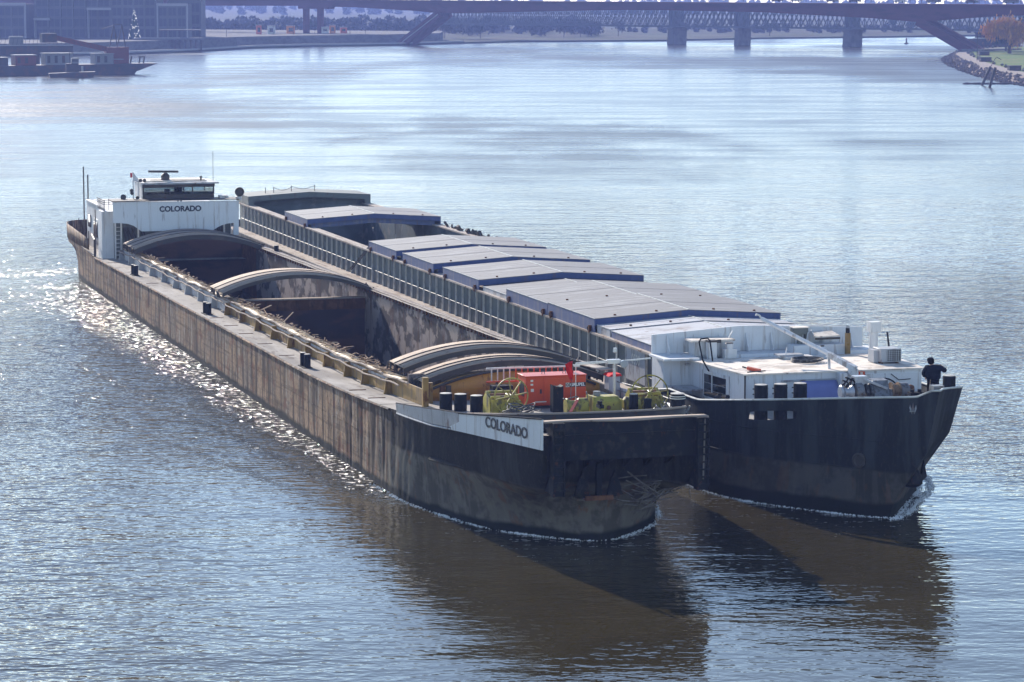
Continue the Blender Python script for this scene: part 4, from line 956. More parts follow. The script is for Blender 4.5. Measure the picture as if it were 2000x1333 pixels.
mb = MB(bo0); mb.tube([(21.3, .6, 5.65), (19.05, 5.0, 7.18)], .1, 10); mb.build('arm', m_white_clean, boom)
mb = MB(bo0); mb.bar((21.75, -.25, 5.3), (20.95, 1.2, 5.85), .26, .24); mb.build('heel', m_white, boom)
mb = MB(bo0); mb.tube([(19.05, 5, 7.18), (18.95, 5.1, 7.35), (18.8, 5.1, 7.4), (18.78, 5.1, 7.32)], .05, 6); mb.build('hook', m_white, boom)
mb = MB(bo0); mb.box(21.5, 21.85, -.35, .1, 5.0, 5.3); mb.bar((20.9, .9, 5.15), (20.95, 1.1, 5.75), .12); mb.build('pivot', m_white, boom)
h0 = (20.7, 3.6, 5.2); ho = onbarge('hose_coil', 'coil of black hose lying on the pale deckhouse roof', 'hose', *h0)
for k in range(4):
    mb = MB(h0); r = .62 + .05 * k; mb.tube([(20.7 + r * math.cos(x) + .06 * k, 3.6 + r * 1.0 * math.sin(x), 5.24 + .035 * k) for x in np.linspace(0, 6.28, 26, endpoint=False)], .035, 6, closed=True); mb.build('loop', m_rope, ho)
box_thing('roof_skylight', 'small white roof hatch with aerial stub behind the black hose coil', 'hatch', 20.9, 4.9, 5.19, [
    ('curb', m_white, lambda b: b.box(20.2, 21.6, 4.7, 5.4, 5.15, 5.32)), ('lid', m_greywhite, lambda b: b.box(19.9, 21.2, 4.9, 5.5, 5.33, 5.4)), ('stub', m_white, lambda b: b.cyl((20.3, 5, 5.4), (20.35, 5, 5.75), .03, 6))])
box_thing('grey_console', 'grey metal console on legs against the white breakwater', 'console', 21.9, 7.2, 5.28, [
    ('cabinet', m_rcoam, lambda b: b.box(21.5, 22.25, 7.0, 7.5, 6.1, 6.42)), ('leg', m_rcoam, lambda b: b.box(21.8, 22.0, 7.1, 7.4, 5.2, 6.1)), ('leg', m_rcoam, lambda b: b.box(22.15, 22.25, 7.1, 7.4, 5.2, 6.1)), ('top', m_roofpale, lambda b: b.box(21.45, 22.3, 6.95, 7.55, 6.421, 6.46))])
box_thing('open_hatch', 'white raised hatch coaming with its brown lid swung open by the breakwater', 'hatch', 22.9, 6.9, 5.28, [
    ('coaming', m_white_clean, lambda b: b.box(21.3, 24.0, 6.5, 7.4, 5.0, 5.62)), ('lid', m_roofpale, lambda b: b.prism([(22.5, 6.7, 5.95), (23.8, 6.7, 5.98), (23.7, 7.5, 6.12), (22.6, 7.5, 6.1)], (0, 0, .06))), ('lid_rim', m_web, lambda b: b.box(22.5, 23.8, 6.66, 6.72, 5.85, 5.95)), ('grab_rail', m_galv, lambda b: b.tube([(22.1, 6.9, 5.6), (22.2, 6.9, 6.2), (22.35, 6.9, 6.3), (22.5, 6.9, 6.05)], .035, 6))])
box_thing('brass_post', 'brown and yellow standpipe with a silver lamp on top behind the boom', 'standpipe', 24.0, 6.2, 5.19, [
    ('post', M('brass_brown_paint', (.22, .14, .04), .5), lambda b: b.box(23.9, 24.12, 6.1, 6.3, 5.1, 6.2)), ('sleeve', m_black, lambda b: b.cyl((24.0, 6.2, 6.2), (24.0, 6.2, 6.45), .1, 10)), ('lamp', m_lamp, lambda b: b.cyl((24.0, 6.2, 6.45), (24.0, 6.2, 6.6), .09, 10))])
box_thing('plastic_jug', 'small white plastic canister left on the roof behind the boom', 'canister', 22.6, 6.0, 5.19, [
    ('body', m_white_clean, lambda b: b.lathe([(.2, 5.05), (.24, 5.12), (.23, 5.45), (.12, 5.58), (.09, 5.6)], 14, Matrix.Translation((22.6, 6.0, 0)))), ('cap', m_web, lambda b: b.lathe([(.1, 5.601), (.1, 5.66)], 10, Matrix.Translation((22.6, 6.0, 0))))])
box_thing('deck_lever', 'thin black lever standing on an orange base beside the air conditioner', 'lever', 25.1, 3.6, 5.19, [
    ('base', m_orange, lambda b: b.lathe([(.16, 5.15), (.16, 5.4), (.1, 5.5)], 12, Matrix.Translation((25.0, 3.6, 0)))), ('rod', m_black, lambda b: b.bar((25.15, 3.6, 5.3), (24.98, 3.6, 6.5), .07))])
box_thing('fire_extinguisher', 'red fire extinguisher lying by a pipe at the front edge of the roof', 'extinguisher', 17.2, 1.0, 5.19, [
    ('bottle', m_red, lambda b: b.tube([(17.0, 1.4, 5.3), (17.35, .7, 5.25)], .09, 10)), ('valve', m_black, lambda b: b.bar((16.95, 1.5, 5.3), (16.85, 1.7, 5.33), .06))])
t0_ = (20.1, -.4, 3.46); tp = onbarge('blue_tarpaulin', 'violet blue tarpaulin sheet leaning against the white house front', 'tarpaulin', *t0_)
mb = MB(t0_); mb.grid(lambda u, v: (19.15 + 1.75 * u + .2 * u * (1 - v), -.95 + .95 * v, 3.46 + 1.32 * v), 6, 4); o = mb.build('sheet', m_tarp, tp); o.modifiers.new('solid', 'SOLIDIFY').thickness = .02
# bollards of the right barge
bm5, bc5 = bollard_mesh(.31, 1.7), bollard_cap(.31)
for t in (16.0, 16.95, 17.9):
    b_ = put_bollard(bm5, bc5, t, -3.0, 3.42, 1.7, Rb, ro)
    for k in range(6):
        p = MB().cyl((.3, 0, 1.0 + .25 * (k % 3)), (.38, 0, 1.0 + .25 * (k % 3)), .03, 6).build('bollard_pin', m_black, b_); p.rotation_euler = (0, 0, R(15) if k < 3 else R(165))
put_bollard(bm2, bc2, 23.82, -6.2, 4.88, .78, Rb, ro)
mb = MB(ro); mb.box(23.45, 24.1, -6.5, -5.8, 4.34, 4.88); mb.build('bollard_seat', m_web, Rb)
mb = MB(ro); mb.prism([(21.4, -8.4, 4.2), (22.5, -7.8, 4.2), (23.9, -6.0, 4.2), (24.9, -3.4, 4.2), (21.6, -3.4, 4.2)], (0, 0, .14)); mb.build('fore_platform', m_deck, Rb)
for x, y in ((21.9, -7.8), (24.2, -5.6), (24.3, -3.7), (22.0, -3.9)):
    mb = MB(ro); mb.box(x, x + .12, y, y + .12, 3.42, 4.2); mb.build('platform_leg', m_web, Rb)
# windlass of the right barge
wn0 = (21.6, -3.0, 3.43); wi = onbarge('bow_windlass', 'grey worn bow windlass with cable drums behind the navy bulwark', 'windlass', *wn0)
def on_x(t, s, z): return Matrix.Translation((t, s, z)) @ Matrix.Rotation(R(90), 4, 'Y')
for nm, x0, prof, m_ in (('warping_drum', 19.85, [(.28, 0), (.34, .05), (.2, .2), (.18, .4), (.3, .55), (.3, .62)], m_galv), ('brake_band', 20.6, [(.36, 0), (.4, .05), (.4, .3), (.36, .35)], m_steel), ('chain_wheel', 21.05, [(.34, 0), (.36, .1), (.26, .16), (.36, .24), (.34, .36)], m_rope),
                         ('rope_drum', 22.35, [(.38, 0), (.38, .05), (.28, .06), (.3, .2), (.28, .34), (.38, .35), (.38, .4)], m_wood), ('cable_reel', 22.8, [(.34, 0), (.34, .35), (.24, .36), (.24, .44)], m_steel), ('end_drum', 23.25, [(.2, 0), (.24, .1), (.2, .22)], m_rust)):
    mb = MB(wn0); mb.lathe(prof, 18, on_x(x0, -3.0, 4.62)); mb.build(nm, m_, wi)
mb = MB(wn0); mb.prism([(21.45, -3.4, 4.3), (21.45, -2.5, 4.3), (21.45, -2.5, 5.15), (21.45, -3.0, 5.1)], (.75, 0, 0)); mb.build('gear_case', m_steel, wi)
for x in (19.95, 21.3, 22.25, 23.35):
    mb = MB(wn0); mb.prism([(x, -3.5, 3.43), (x, -2.5, 3.43), (x, -2.8, 4.7), (x, -3.2, 4.7)], (.1, 0, 0)); mb.build('side_frame', m_steel, wi)
mb = MB(wn0); mb.bar((21.0, -2.9, 5.2), (22.1, -3.2, 4.75), .3, .1); mb.box(20.6, 21.2, -3.0, -2.5, 4.9, 5.32); mb.build('motor_cover', m_galv, wi)
rnd = random.Random(2)
for k in range(5):
    mb = MB(wn0); c = (20.2 + .15 * k, -2.7, 4.9 + .1 * (k % 2)); r = .22 + .04 * (k % 3); mb.tube([(c[0] + .1 * math.sin(x * 3), c[1] + r * math.cos(x), c[2] + r * math.sin(x)) for x in np.linspace(0, 6.28, 14, endpoint=False)], .04, 5, closed=True); mb.build('hydraulic_hose', m_black, wi)
mb = MB(ro); mb.box(21.3, 21.95, -7.7, -7.3, 5.0, 5.16); mb.cyl((21.45, -7.5, 5.16), (21.45, -7.5, 5.28), .09, 8); mb.cyl((21.8, -7.5, 5.16), (21.8, -7.5, 5.28), .09, 8); mb.build('roller_fairlead', m_black, Rb)
mb = MB(ro); mb.box(22.0, 22.5, -8.6, -8.1, 5.0, 5.55); mb.build('cap_block', m_steel, Rb)
for t, s in ((15.05, 1.5), (15.15, .7)): MB(ro).lathe([(.08, 0), (.12, .1), (.06, .2)], 10, Matrix.Translation((t + .3, s - .8, zrail(s - .8) + .0))).build('rail_lamp', m_black, Rb)
# emblem, hawse hole and anchor on the bow
def on_bow(i, w, out):
    s, t = Rpt(i, w); a, b = Vector((*Rpt(max(0, i - 1), w)[::-1], 0)), Vector((*Rpt(min(NR - 1, i + 1), w)[::-1], 0)); d = (b - a).normalized(); nrm = Vector((d.y, -d.x, 0))
    return Vector((t, s, 0)) + nrm * out, d, nrm
ie = min(range(NR), key=lambda i: abs(ra[i][0] + 11.35)); 
pe, de, ne = on_bow(ie, .93, .05)
mb = MB(ro); c = pe + Vector((0, 0, 4.95))
for k, a in ((0, 0), (-1, .55), (1, -.55)):
    mb.prism([c + de * (k * .07) + Vector((0, 0, -.2)), c + de * (k * .14 - .05) + Vector((0, 0, .05)), c + de * (k * .16) + Vector((0, 0, .3 - .1 * abs(k))), c + de * (k * .14 + .05) + Vector((0, 0, .05))], ne * .02)
mb.box(c.x - .16, c.x + .16, c.y - .05, c.y + .02, c.z - .1, c.z - .05); mb.build('bow_emblem', m_greywhite, Rb)
ih = min(range(NR), key=lambda i: abs(wa[i][0] + 8.3)); ph, dh, nh = on_bow(ih, .4, .02)
q = nh.to_track_quat('Z', 'Y').to_matrix().to_4x4(); q.translation = ph + Vector((0, 0, 2.45))
MB(ro).lathe([(.3, -.1), (.34, .08), (.25, .1), (.2, .02)], 18, q).build('hawse_pipe', m_web, Rb)
a0 = (20.75, -11.3, 1.6); ia = min(range(NR), key=lambda i: abs(wa[i][0] * .75 + ra[i][0] * .25 + 9.6)); ax_, ay_ = portx(ia, .25), wa[ia][0] * .75 + ra[ia][0] * .25
a0 = (ax_ + .15, ay_ - .2, 1.6); an = onbarge('bow_anchor', 'black anchor housed low at the stem of the right barge', 'anchor', *a0)
X, Y = a0[0], a0[1]
mb = MB(a0); mb.bar((X, Y, 1.8), (X + .5, Y - .1, 3.1), .2); mb.build('shank', m_black, an)
mb = MB(a0); mb.lathe([(.3, 0), (.5, .14), (.46, .5), (.25, .8)], 10, Matrix.Translation((X, Y, 1.35))); mb.build('crown', m_black, an)
for k in (-1, 1): mb = MB(a0); mb.prism([(X + k * .25, Y - .3, 1.5), (X + k * .62, Y - .25, 1.8), (X + k * .5, Y - .2, 2.5)], (0, .15, 0)); mb.build('fluke', m_black, an)
mb = MB(ro)
for z, w, i0 in ((3.35, .815, 6), (2.1, .47, 10)):
    pts = []
    for i in range(i0, NR - 4): s, t = Rpt(i, w); pts.append((t - .02, s - .02, z + .0))
    mb.tube(pts, .018, 5)
mb.build('strake_weld', m_hullR, Rb)

# ================================================================== people
def skin_obj(name, V, E, rad, m, parent, sub=2, root=0):
    me = bpy.data.meshes.new(name); me.from_pydata([tuple(v) for v in V], E, []); me.update()
    o = bpy.data.objects.new(name, me); col.objects.link(o)
    md = o.modifiers.new('skin', 'SKIN'); md.use_smooth_shade = True
    for i, r in enumerate(rad):
        sv = me.skin_vertices[0].data[i]; sv.radius = (r, r) if not isinstance(r, tuple) else r; sv.use_root = (i == root)
    s = o.modifiers.new('sub', 'SUBSURF'); s.levels = s.render_levels = sub
    dg = bpy.context.evaluated_depsgraph_get(); dg.update()
    me2 = bpy.data.meshes.new_from_object(o.evaluated_get(dg)); bpy.data.objects.remove(o)
    me2.name = name; me2.materials.clear(); me2.materials.append(m); me2.shade_smooth()
    o2 = bpy.data.objects.new(name, me2); col.objects.link(o2); o2.parent = parent
    return o2
def chain(pts, rs, V, E, Rr, attach=None):
    prev = attach
    for p, r in zip(pts, rs):
        V.append(p); Rr.append(r); i = len(V) - 1
        if prev is not None: E.append((prev, i))
        prev = i
    return prev
def hand(V, E, Rr, wrist, d, side, attach):
    """palm and five unequal, slightly curled fingers; d = pointing direction, side = across the palm"""
    d = Vector(d).normalized(); sd = Vector(side).normalized(); nrm = d.cross(sd)
    palm = chain([Vector(wrist) + d * .06], [.032], V, E, Rr, attach)
    for k, (off, ln) in enumerate(((-.03, .062), (-.01, .075), (.01, .07), (.03, .055))):
        b = Vector(wrist) + d * .09 + sd * off
        chain([b, b + d * ln * .55 + nrm * .008, b + d * ln * .9 + nrm * .03], [.010, .009, .008], V, E, Rr, palm)
    b = Vector(wrist) + d * .035 - sd * .03
    chain([b, b + d * .03 - sd * .03, b + d * .055 - sd * .032 + nrm * .015], [.012, .010, .009], V, E, Rr, palm)
def person_deck():
    P = onbarge('person', 'person in dark navy coat and black cap leaning over the bow with a stick', 'person', 23.75, -4.6, 4.35)
    V, E, Rr = [], [], []
    v = lambda x, y, z: Vector((x, y, z))
    V.append(v(0, 0, .95)); Rr.append(.15)                           # pelvis
    ch = chain([v(0, 0, 1.12), v(.02, -.02, 1.32), v(.03, -.03, 1.46), v(.05, -.04, 1.53)], [.14, .16, .12, .06], V, E, Rr, 0)
    hd = chain([v(.07, -.05, 1.60), v(.09, -.06, 1.68), v(.09, -.05, 1.76)], [.075, .105, .085], V, E, Rr, ch)
    for k in (-1, 1):
        chain([v(.1 * k, 0, .88), v(.12 * k, -.03, .48), v(.13 * k, .02, .09), v(.13 * k, -.12, .04)], [.11, .075, .05, .045], V, E, Rr, 0)
    la = chain([v(.2, -.03, 1.43), v(.30, -.05, 1.16), v(.26, -.2, .95)], [.075, .055, .04], V, E, Rr, 3 - 1)
    hand(V, E, Rr, v(.25, -.23, .93), (-.1, -.5, -.8), (0, 1, -.3), la)
    ra_ = chain([v(-.24, -.04, 1.42), v(-.40, -.16, 1.24), v(-.36, -.34, 1.38)], [.075, .055, .04], V, E, Rr, 3 - 1)
    hand(V, E, Rr, v(-.34, -.37, 1.40), (.6, -.2, .6), (0, .6, .6), ra_)
    skin_obj('body', V, E, Rr, m_skin, P)
    V, E, Rr = [v(0, 0, .82)], [], [(.25, .19)]
    c = chain([v(0, 0, 1.0), v(.01, -.01, 1.2), v(.02, -.02, 1.36), v(.03, -.03, 1.47), v(.05, -.04, 1.53)], [(.29, .22), (.30, .23), (.29, .22), (.19, .15), .09], V, E, Rr, 0)
    for sgn, pts in ((1, [v(.22, -.03, 1.43), v(.33, -.05, 1.16), v(.28, -.19, .97)]), (-1, [v(-.26, -.04, 1.42), v(-.41, -.16, 1.24), v(-.37, -.33, 1.37)])): chain(pts, [.12, .10, .075], V, E, Rr, 3)
    skin_obj('coat', V, E, Rr, m_coat, P)
    V, E, Rr = [v(0, 0, .92)], [], [(.18, .15)]
    for k in (-1, 1): chain([v(.1 * k, 0, .85), v(.12 * k, -.03, .48), v(.13 * k, .02, .11)], [.13, .1, .075], V, E, Rr, 0)
    skin_obj('trousers', V, E, Rr, m_trous, P)
    for k in (-1, 1):
        V, E, Rr = [v(.13 * k, .05, .06)], [], [.06]; chain([v(.13 * k, -.06, .055), v(.13 * k, -.17, .045)], [.06, .045], V, E, Rr, 0); skin_obj('boot', V, E, Rr, m_black, P, 1)
    mb = MB(); mb.lathe([(.118, 0), (.126, .05), (.12, .1), (.09, .15), (.04, .175)], 16, Matrix.Translation((.085, -.045, 1.69)) @ Matrix.Rotation(R(12), 4, 'Y')); mb.build('cap', m_hair, P)
    mb = MB(); mb.lathe([(.05, 0), (.1, .04), (.118, .1), (.12, .17)], 14, Matrix.Translation((.085, -.015, 1.56))); mb.build('hair', m_hair, P)
    mb = MB(); mb.tube([(.085, -.15, 1.70), (.085, -.185, 1.665)], [.015, .02], 6); mb.build('nose', m_skin, P)
    for k in (-1, 1):
        mb = MB(); mb.lathe([(.028, 0), (.03, .012), (.02, .018)], 8, Matrix.Translation((.09 + .1 * k, -.04, 1.67)) @ Matrix.Rotation(R(90) * k, 4, 'Y')); mb.build('ear', m_skin, P)
        mb = MB(); mb.lathe([(.012, 0), (.012, .006), (.006, .01)], 8, Matrix.Translation((.09 + .035 * k, -.148, 1.705)) @ Matrix.Rotation(R(90), 4, 'X')); mb.build('eye', m_ink, P)
    mb = MB(); mb.box(.055, .12, -.158, -.15, 1.625, 1.635); mb.build('mouth', m_redlamp, P)
    S = onbarge('wooden_stick', 'brown wooden boat pole held in the left hand of the person at the bow', 'pole', 23.4, -5.0, 4.3)
    mb = MB(); mb.tube([(-.12, -.12, 0), (.12, .18, 1.0)], .025, 7); mb.build('shaft', m_wood, S)
    mb = MB(); mb.tube([(.12, .18, 1.0), (.14, .2, 1.06)], .035, 7); mb.build('grip', m_black, S)
    P.rotation_euler = (0, 0, YAW + R(158)); P.scale = (1.3, 1.3, 1.04)
person_deck()
def person_helm():
    P = onbarge('person', 'dark seated figure of the helmsman seen through the wheelhouse window', 'person', 6.35, 97.0, 7.1 - .45)
    v = lambda x, y, z: Vector((x, y, z))
    V, E, Rr = [v(0, 0, .35)], [], [(.17, .14)]
    c = chain([v(0, 0, .6), v(0, -.02, .82), v(0, -.02, .95)], [(.18, .15), (.21, .15), .07], V, E, Rr, 0)
    chain([v(0, -.03, 1.05), v(0, -.03, 1.16)], [.09, .105], V, E, Rr, c)
    for k in (-1, 1):
        a = chain([v(.23 * k, -.03, .85), v(.3 * k, -.1, .6), v(.2 * k, -.32, .62)], [.08, .065, .045], V, E, Rr, 2)
        hand(V, E, Rr, v(.19 * k, -.34, .63), (0, -1, -.1), (k, 0, 0), a)
        chain([v(.1 * k, -.2, .35), v(.12 * k, -.42, .33), v(.12 * k, -.45, .05)], [.1, .08, .06], V, E, Rr, 0)
    skin_obj('body', V, E, Rr, m_coat, P)
    mb = MB(); mb.lathe([(.115, 0), (.12, .05), (.07, .12)], 12, Matrix.Translation((0, -.02, 1.16))); mb.build('hair', m_hair, P)
    mb = MB(); mb.box(-.3, .3, .12, .2, .1, 1.0); mb.box(-.3, .3, -.3, .2, .15, .25); s = mb.build('helm_chair', m_black, None)
    s.location = world_pt(6.35, 97.0, 6.95); s.rotation_euler = (0, 0, YAW); tag(s, 'dark high-backed chair behind the wheelhouse window', 'chair')
person_helm()

# ================================================================== FAR SURROUNDINGS
def leafm(name, a, b): return M(name, a, .8, [(b, (.6, .6, .6), .42, .62, .9)], 0)
m_quay = M('quay_concrete', (.15, .145, .14), .85, [((.10, .095, .09), (.3, .3, .8), .42, .68, .8)], .01, 2)
m_land = M('far_ground_earth', (.05, .052, .036), .95, [((.09, .085, .065), (.02, .02, .02), .42, .62, .8), ((.06, .08, .04), (.05, .05, .05), .48, .6, .8)])
m_grass = M('bank_grass', (.13, .19, .05), .95, [((.20, .20, .07), (.08, .08, .08), .42, .65, .8), ((.10, .15, .04), (.6, .6, .6), .48, .65, .7)])
m_path = M('gravel_path', (.34, .29, .25), .9, [((.24, .2, .17), (.4, .4, .4), .42, .65, .7)])
m_rock = M('bank_stone', (.24, .19, .16), .9, [((.12, .09, .08), (1.2, 1.2, 1.2), .42, .62, .8)])
m_bridge = M('dull_red_bridge_paint', (.11, .04, .045), .75, [((.07, .03, .03), (.1, .1, .4), .45, .7, .7)])
m_truss = M('grey_truss_steel', (.10, .11, .12), .6)
m_pier = M('bridge_pier_stone', (.16, .15, .14), .85, [((.09, .09, .085), (.3, .3, .3), .45, .65, .7)])
m_dred = M('dark_work_boat_paint', (.055, .05, .05), .6, [((.12, .06, .04), (.5, .5, .5), .5, .7, .7)])
m_dredred = M('faded_red_work_paint', (.16, .05, .045), .6, [((.14, .05, .04), (.6, .6, .6), .48, .7, .7)])
m_cabin = M('dull_cabin_grey', (.20, .20, .20), .6)
m_facade = M('grey_facade_panel', (.13, .13, .135), .75, [((.10, .10, .105), (.1, .1, .1), .45, .65, .6)])
m_facadel = M('pale_facade_frame', (.30, .30, .30), .6)
m_farwin = M('dull_far_window', (.075, .08, .09), .7)
m_bark = M('tree_bark', (.09, .07, .055), .9)
m_lgreen = leafm('dark_foliage', (.035, .055, .022), (.065, .08, .03))
m_lgrey = leafm('bare_winter_foliage', (.085, .08, .055), (.05, .055, .035))
m_lorange = leafm('autumn_orange_foliage', (.62, .32, .09), (.42, .24, .08))

def land(name, edge, z, m, label=None, depth=3.0):
    mb = MB(); mb.prism([(x, y, -depth + 0) for x, y in edge], (0, 0, depth + z)); o = mb.build(name, m, None, smooth=False); tag(o, label, kind='structure'); return o
left_edge = [(-420, 880), (-200, 975), (-140, 1020), (-113, 1080), (-98, 1140), (-78, 1172), (-46, 1196), (-20, 1240), (0, 1268), (67, 1296), (117, 1358), (168, 1388), (222, 1432), (300, 1460), (700, 1520), (2050, 1600), (2050, 4100), (-2050, 4100), (-2050, 880)]
land('far_bank', left_edge, .7, m_land, 'distant low river bank running under the bridges')
qe = [(-420, 888), (-203, 983), (-146, 1028), (-121, 1088), (-106, 1150), (-84, 1184), (-52, 1208), (-30, 1246), (-30, 1300), (-420, 1500)]
land('quay', qe, 4.3, m_quay, 'stepped concrete quay along the left bank', 2)
mb = MB()
for (a, b) in zip(left_edge[1:7], left_edge[2:8]): mb.bar((a[0] - .6, a[1] + .4, 1.0), (b[0] - .6, b[1] + .4, 1.0), 1.4, .6)
o = mb.build('promenade_kerb', m_facadel, None); tag(o, 'pale lower promenade edge along the left quay', kind='structure')
# quay railing / parapet
# right spit: stones, path, grass
spit = smooth_poly([(121, 640), (121, 702), (120, 741), (122, 785), (127, 855), (134, 925), (142, 985), (154, 1040), (175, 1085), (210, 1110), (260, 1120)], 2)
def inset(pts, d):
    out = []
    for i, p in enumerate(pts):
        a, b = Vector(pts[max(0, i - 1)]), Vector(pts[min(len(pts) - 1, i + 1)]); t = (b - a).normalized(); out.append((p[0] + t.y * d, p[1] - t.x * d))
    return out
def band(name, d0, d1, z0, z1, m, label, far=None):
    a = inset(spit, d0); b = far or inset(spit, d1); mb = MB()
    for p, q in zip(a, b): mb.v += [(p[0], p[1], z0), (q[0], q[1], z1)]
    for i in range(len(a) - 1): mb.f.append((2 * i, 2 * i + 2, 2 * i + 3, 2 * i + 1))
    o = mb.build(name, m, None); tag(o, label, kind='structure'); return o
band('stone_embankment', 0, 3.5, -.6, 1.75, m_rock, 'sloping stone embankment of the right bank')
band('path', 3.5, 8.5, 1.75, 1.95, m_path, 'pale curved riverside path on the right bank')
g1 = inset(spit, 8.5); 
band('grass_bank', 8.5, 30, 1.95, 3.1, m_grass, 'green lawn on the right bank', [(p[0] + 130, p[1] + 5) for p in g1])
rnd = random.Random(12); mb = MB()
def stone(mb, c, r, rnd):
    vs = []; 
    for v in ((1, 0, 0), (-1, 0, 0), (0, 1, 0), (0, -1, 0), (0, 0, 1), (0, 0, -1)): vs.append(tuple(c[i] + v[i] * r * rnd.uniform(.6, 1.2) for i in range(3)))
    mb.add(vs, [(0, 2, 4), (2, 1, 4), (1, 3, 4), (3, 0, 4), (2, 0, 5), (1, 2, 5), (3, 1, 5), (0, 3, 5)])
for k in range(1500):
    i = rnd.randrange(len(spit) - 1); f = rnd.random(); d = rnd.uniform(-.5, 3.8); p = inset([spit[i], spit[i + 1]], d); x = p[0][0] * (1 - f) + p[1][0] * f; y = p[0][1] * (1 - f) + p[1][1] * f
    stone(mb, (x, y, max(0, d / 3.5 * 1.9 - .2)), rnd.uniform(.25, .75), rnd)
o = mb.build('rip_rap', m_rock, None, smooth=False); tag(o, 'brown stones lining the right bank at the water', kind='stuff')
ins = inset(spit, 9.0); nb = 0
for k in range(26):
    i = int(6 + k * (len(ins) - 18) / 26); p = ins[i]; mb = MB(); stone(mb, (0, 0, .35), rnd.uniform(.5, .85), rnd); o = mb.build('boulder', m_pier, None, smooth=False)
    o.location = (p[0] + rnd.uniform(-.6, .6), p[1] + rnd.uniform(-2, 2), 1.95); tag(o, 'dark boulder edging the curved path on the right bank', 'boulder', 'boulders along the riverside path')
for (x, y), lb in (((145.7, 937), 'farthest dark concrete block on the right lawn, nearest the tip'), ((133.5, 857), 'dark concrete block in the middle of the right lawn'), ((126.4, 765), 'nearest dark concrete block on the right lawn')):
    o = thing('concrete_block', lb, 'concrete block', (x + 2.5, y, 2.0), .2, 'concrete blocks on the lawn'); MB().box(-1.6, 1.6, -.9, .9, 0, 1.15).build('block', m_dred, o, bevel=.08); MB().box(-1.7, 1.7, -1.0, 1.0, 1.151, 1.28).build('slab', m_pier, o)
o = thing('lamp_post', 'thin lamp post on the lawn beside the right foot of the bridge', 'lamp post', (136, 872, 2.0)); MB().cyl((0, 0, 0), (0, 0, 7.2), .13, 8).build('pole', m_dred, o); MB().bar((0, 0, 7.1), (.8, 0, 7.2), .15).build('lamp_head', m_cabin, o)
# leaning mooring piles and floating log
for (x, y, tx, h, hook, lb) in ((111.9, 709, 1.9, 4.4, True, 'left leaning mooring pile with a bent rod on top'), (111.3, 694, 1.25, 4.6, False, 'right leaning mooring pile standing free in the water')):
    o = thing('mooring_pile', lb, 'mooring pile', (x, y, 0), 0, 'leaning mooring piles'); MB().tube([(-tx * .2, 0, -.8), (tx, 0, h)], .32, 10).build('shaft', m_dred, o); MB().tube([(tx, 0, h), (tx * 1.01, 0, h + .06)], .3, 10).build('pile_cap', m_cabin, o)
    if hook: MB().tube([(tx * .95, 0, h - .2), (3.0, 0, 6.4), (3.3, 0, 6.7), (4.4, 0, 6.1)], .09, 6).build('bent_rod', m_dred, o)
mb = MB((114, 716, 0)); mb.tube([(108.4 + k * 1.0, 716.5 + .5 * math.sin(k), .12 + .1 * math.sin(k * 2.1)) for k in range(13)], [.1] + [.28] * 11 + [.12], 7); o = mb.build('floating_log', m_dred, None); o.location = (114, 716, 0); tag(o, 'dark log boom floating behind the leaning mooring piles', 'log')
b = thing('buoy', 'tiny dark buoy alone on the bright far water', 'buoy', (163.6, 1238, 0)); MB().lathe([(.9, -.3), (.9, .4), (.3, .6), (.25, 1.8)], 12).build('float', m_dred, b); MB().lathe([(.4, 1.8), (.02, 2.6)], 8).build('topmark', m_dredred, b)
# trees
def tree(name, label, x, y, z, h, w, leaf, nleaf, seed, group=None, trunk=.25, droop=0.0, lean=0.0, gapy=.5, leafsize=.5):
    rnd = random.Random(seed); o = thing(name, label, 'tree', (x, y, z), rnd.uniform(0, 6), group)
    mb = MB(); mb.tube([(0, 0, -.3), (lean * .3, 0, h * .3), (lean, 0, h * .62)], [trunk, trunk * .75, trunk * .35], 7)
    limbs = []
    for k in range(9):
        a = rnd.uniform(0, 6.28); b0 = h * rnd.uniform(.25, .55); tip = Vector((math.cos(a) * w * .42 * rnd.uniform(.5, 1), math.sin(a) * w * .42 * rnd.uniform(.5, 1), h * rnd.uniform(.55, .92))); limbs.append(tip)
        mb.tube([(lean * .5, 0, b0), Vector((lean * .5, 0, b0)).lerp(tip, .6) + Vector((0, 0, .3)), tip], [trunk * .4, trunk * .25, trunk * .1], 5)
    mb.build('trunk', m_bark, o)
    mb = MB(); cl = [t + Vector((rnd.gauss(0, .1) * w, rnd.gauss(0, .1) * w, rnd.gauss(0, .06) * h)) for t in limbs for _ in range(2)]
    for k in range(nleaf):
        c = rnd.choice(cl); r = rnd.gauss(0, 1); p = c + Vector((rnd.gauss(0, .11) * w, rnd.gauss(0, .11) * w, rnd.gauss(0, .085) * h - droop * abs(rnd.gauss(0, .2)) * h))
        p.z = max(p.z, h * .12); s = leafsize * rnd.uniform(.6, 1.5); n = Vector((rnd.gauss(0, 1), rnd.gauss(0, 1), rnd.gauss(.3, 1))).normalized(); a = n.orthogonal().normalized(); b_ = n.cross(a); b0 = len(mb.v)
        a, b_ = a * s, b_ * s * .7
        if droop: b_ = b_ + Vector((0, 0, -s * 1.2))
        mb.v += [tuple(p - a - b_), tuple(p + a - b_), tuple(p + b_ * 1.2)]; mb.f.append((b0, b0 + 1, b0 + 2))
    mb.build('crown', leaf, o, smooth=False); return o
tree('willow_tree', 'orange autumn willow on the right lawn', 160.5, 962, 2.2, 10.2, 12, m_lorange, 5200, 5, None, .7, .55, .6, .5, .32)
tree('bushy_tree', 'dark tree at the right frame edge behind the orange willow', 171.5, 975, 2.2, 10.6, 13, m_lgreen, 4200, 6, None, .5, .1, 0, .5, .42)
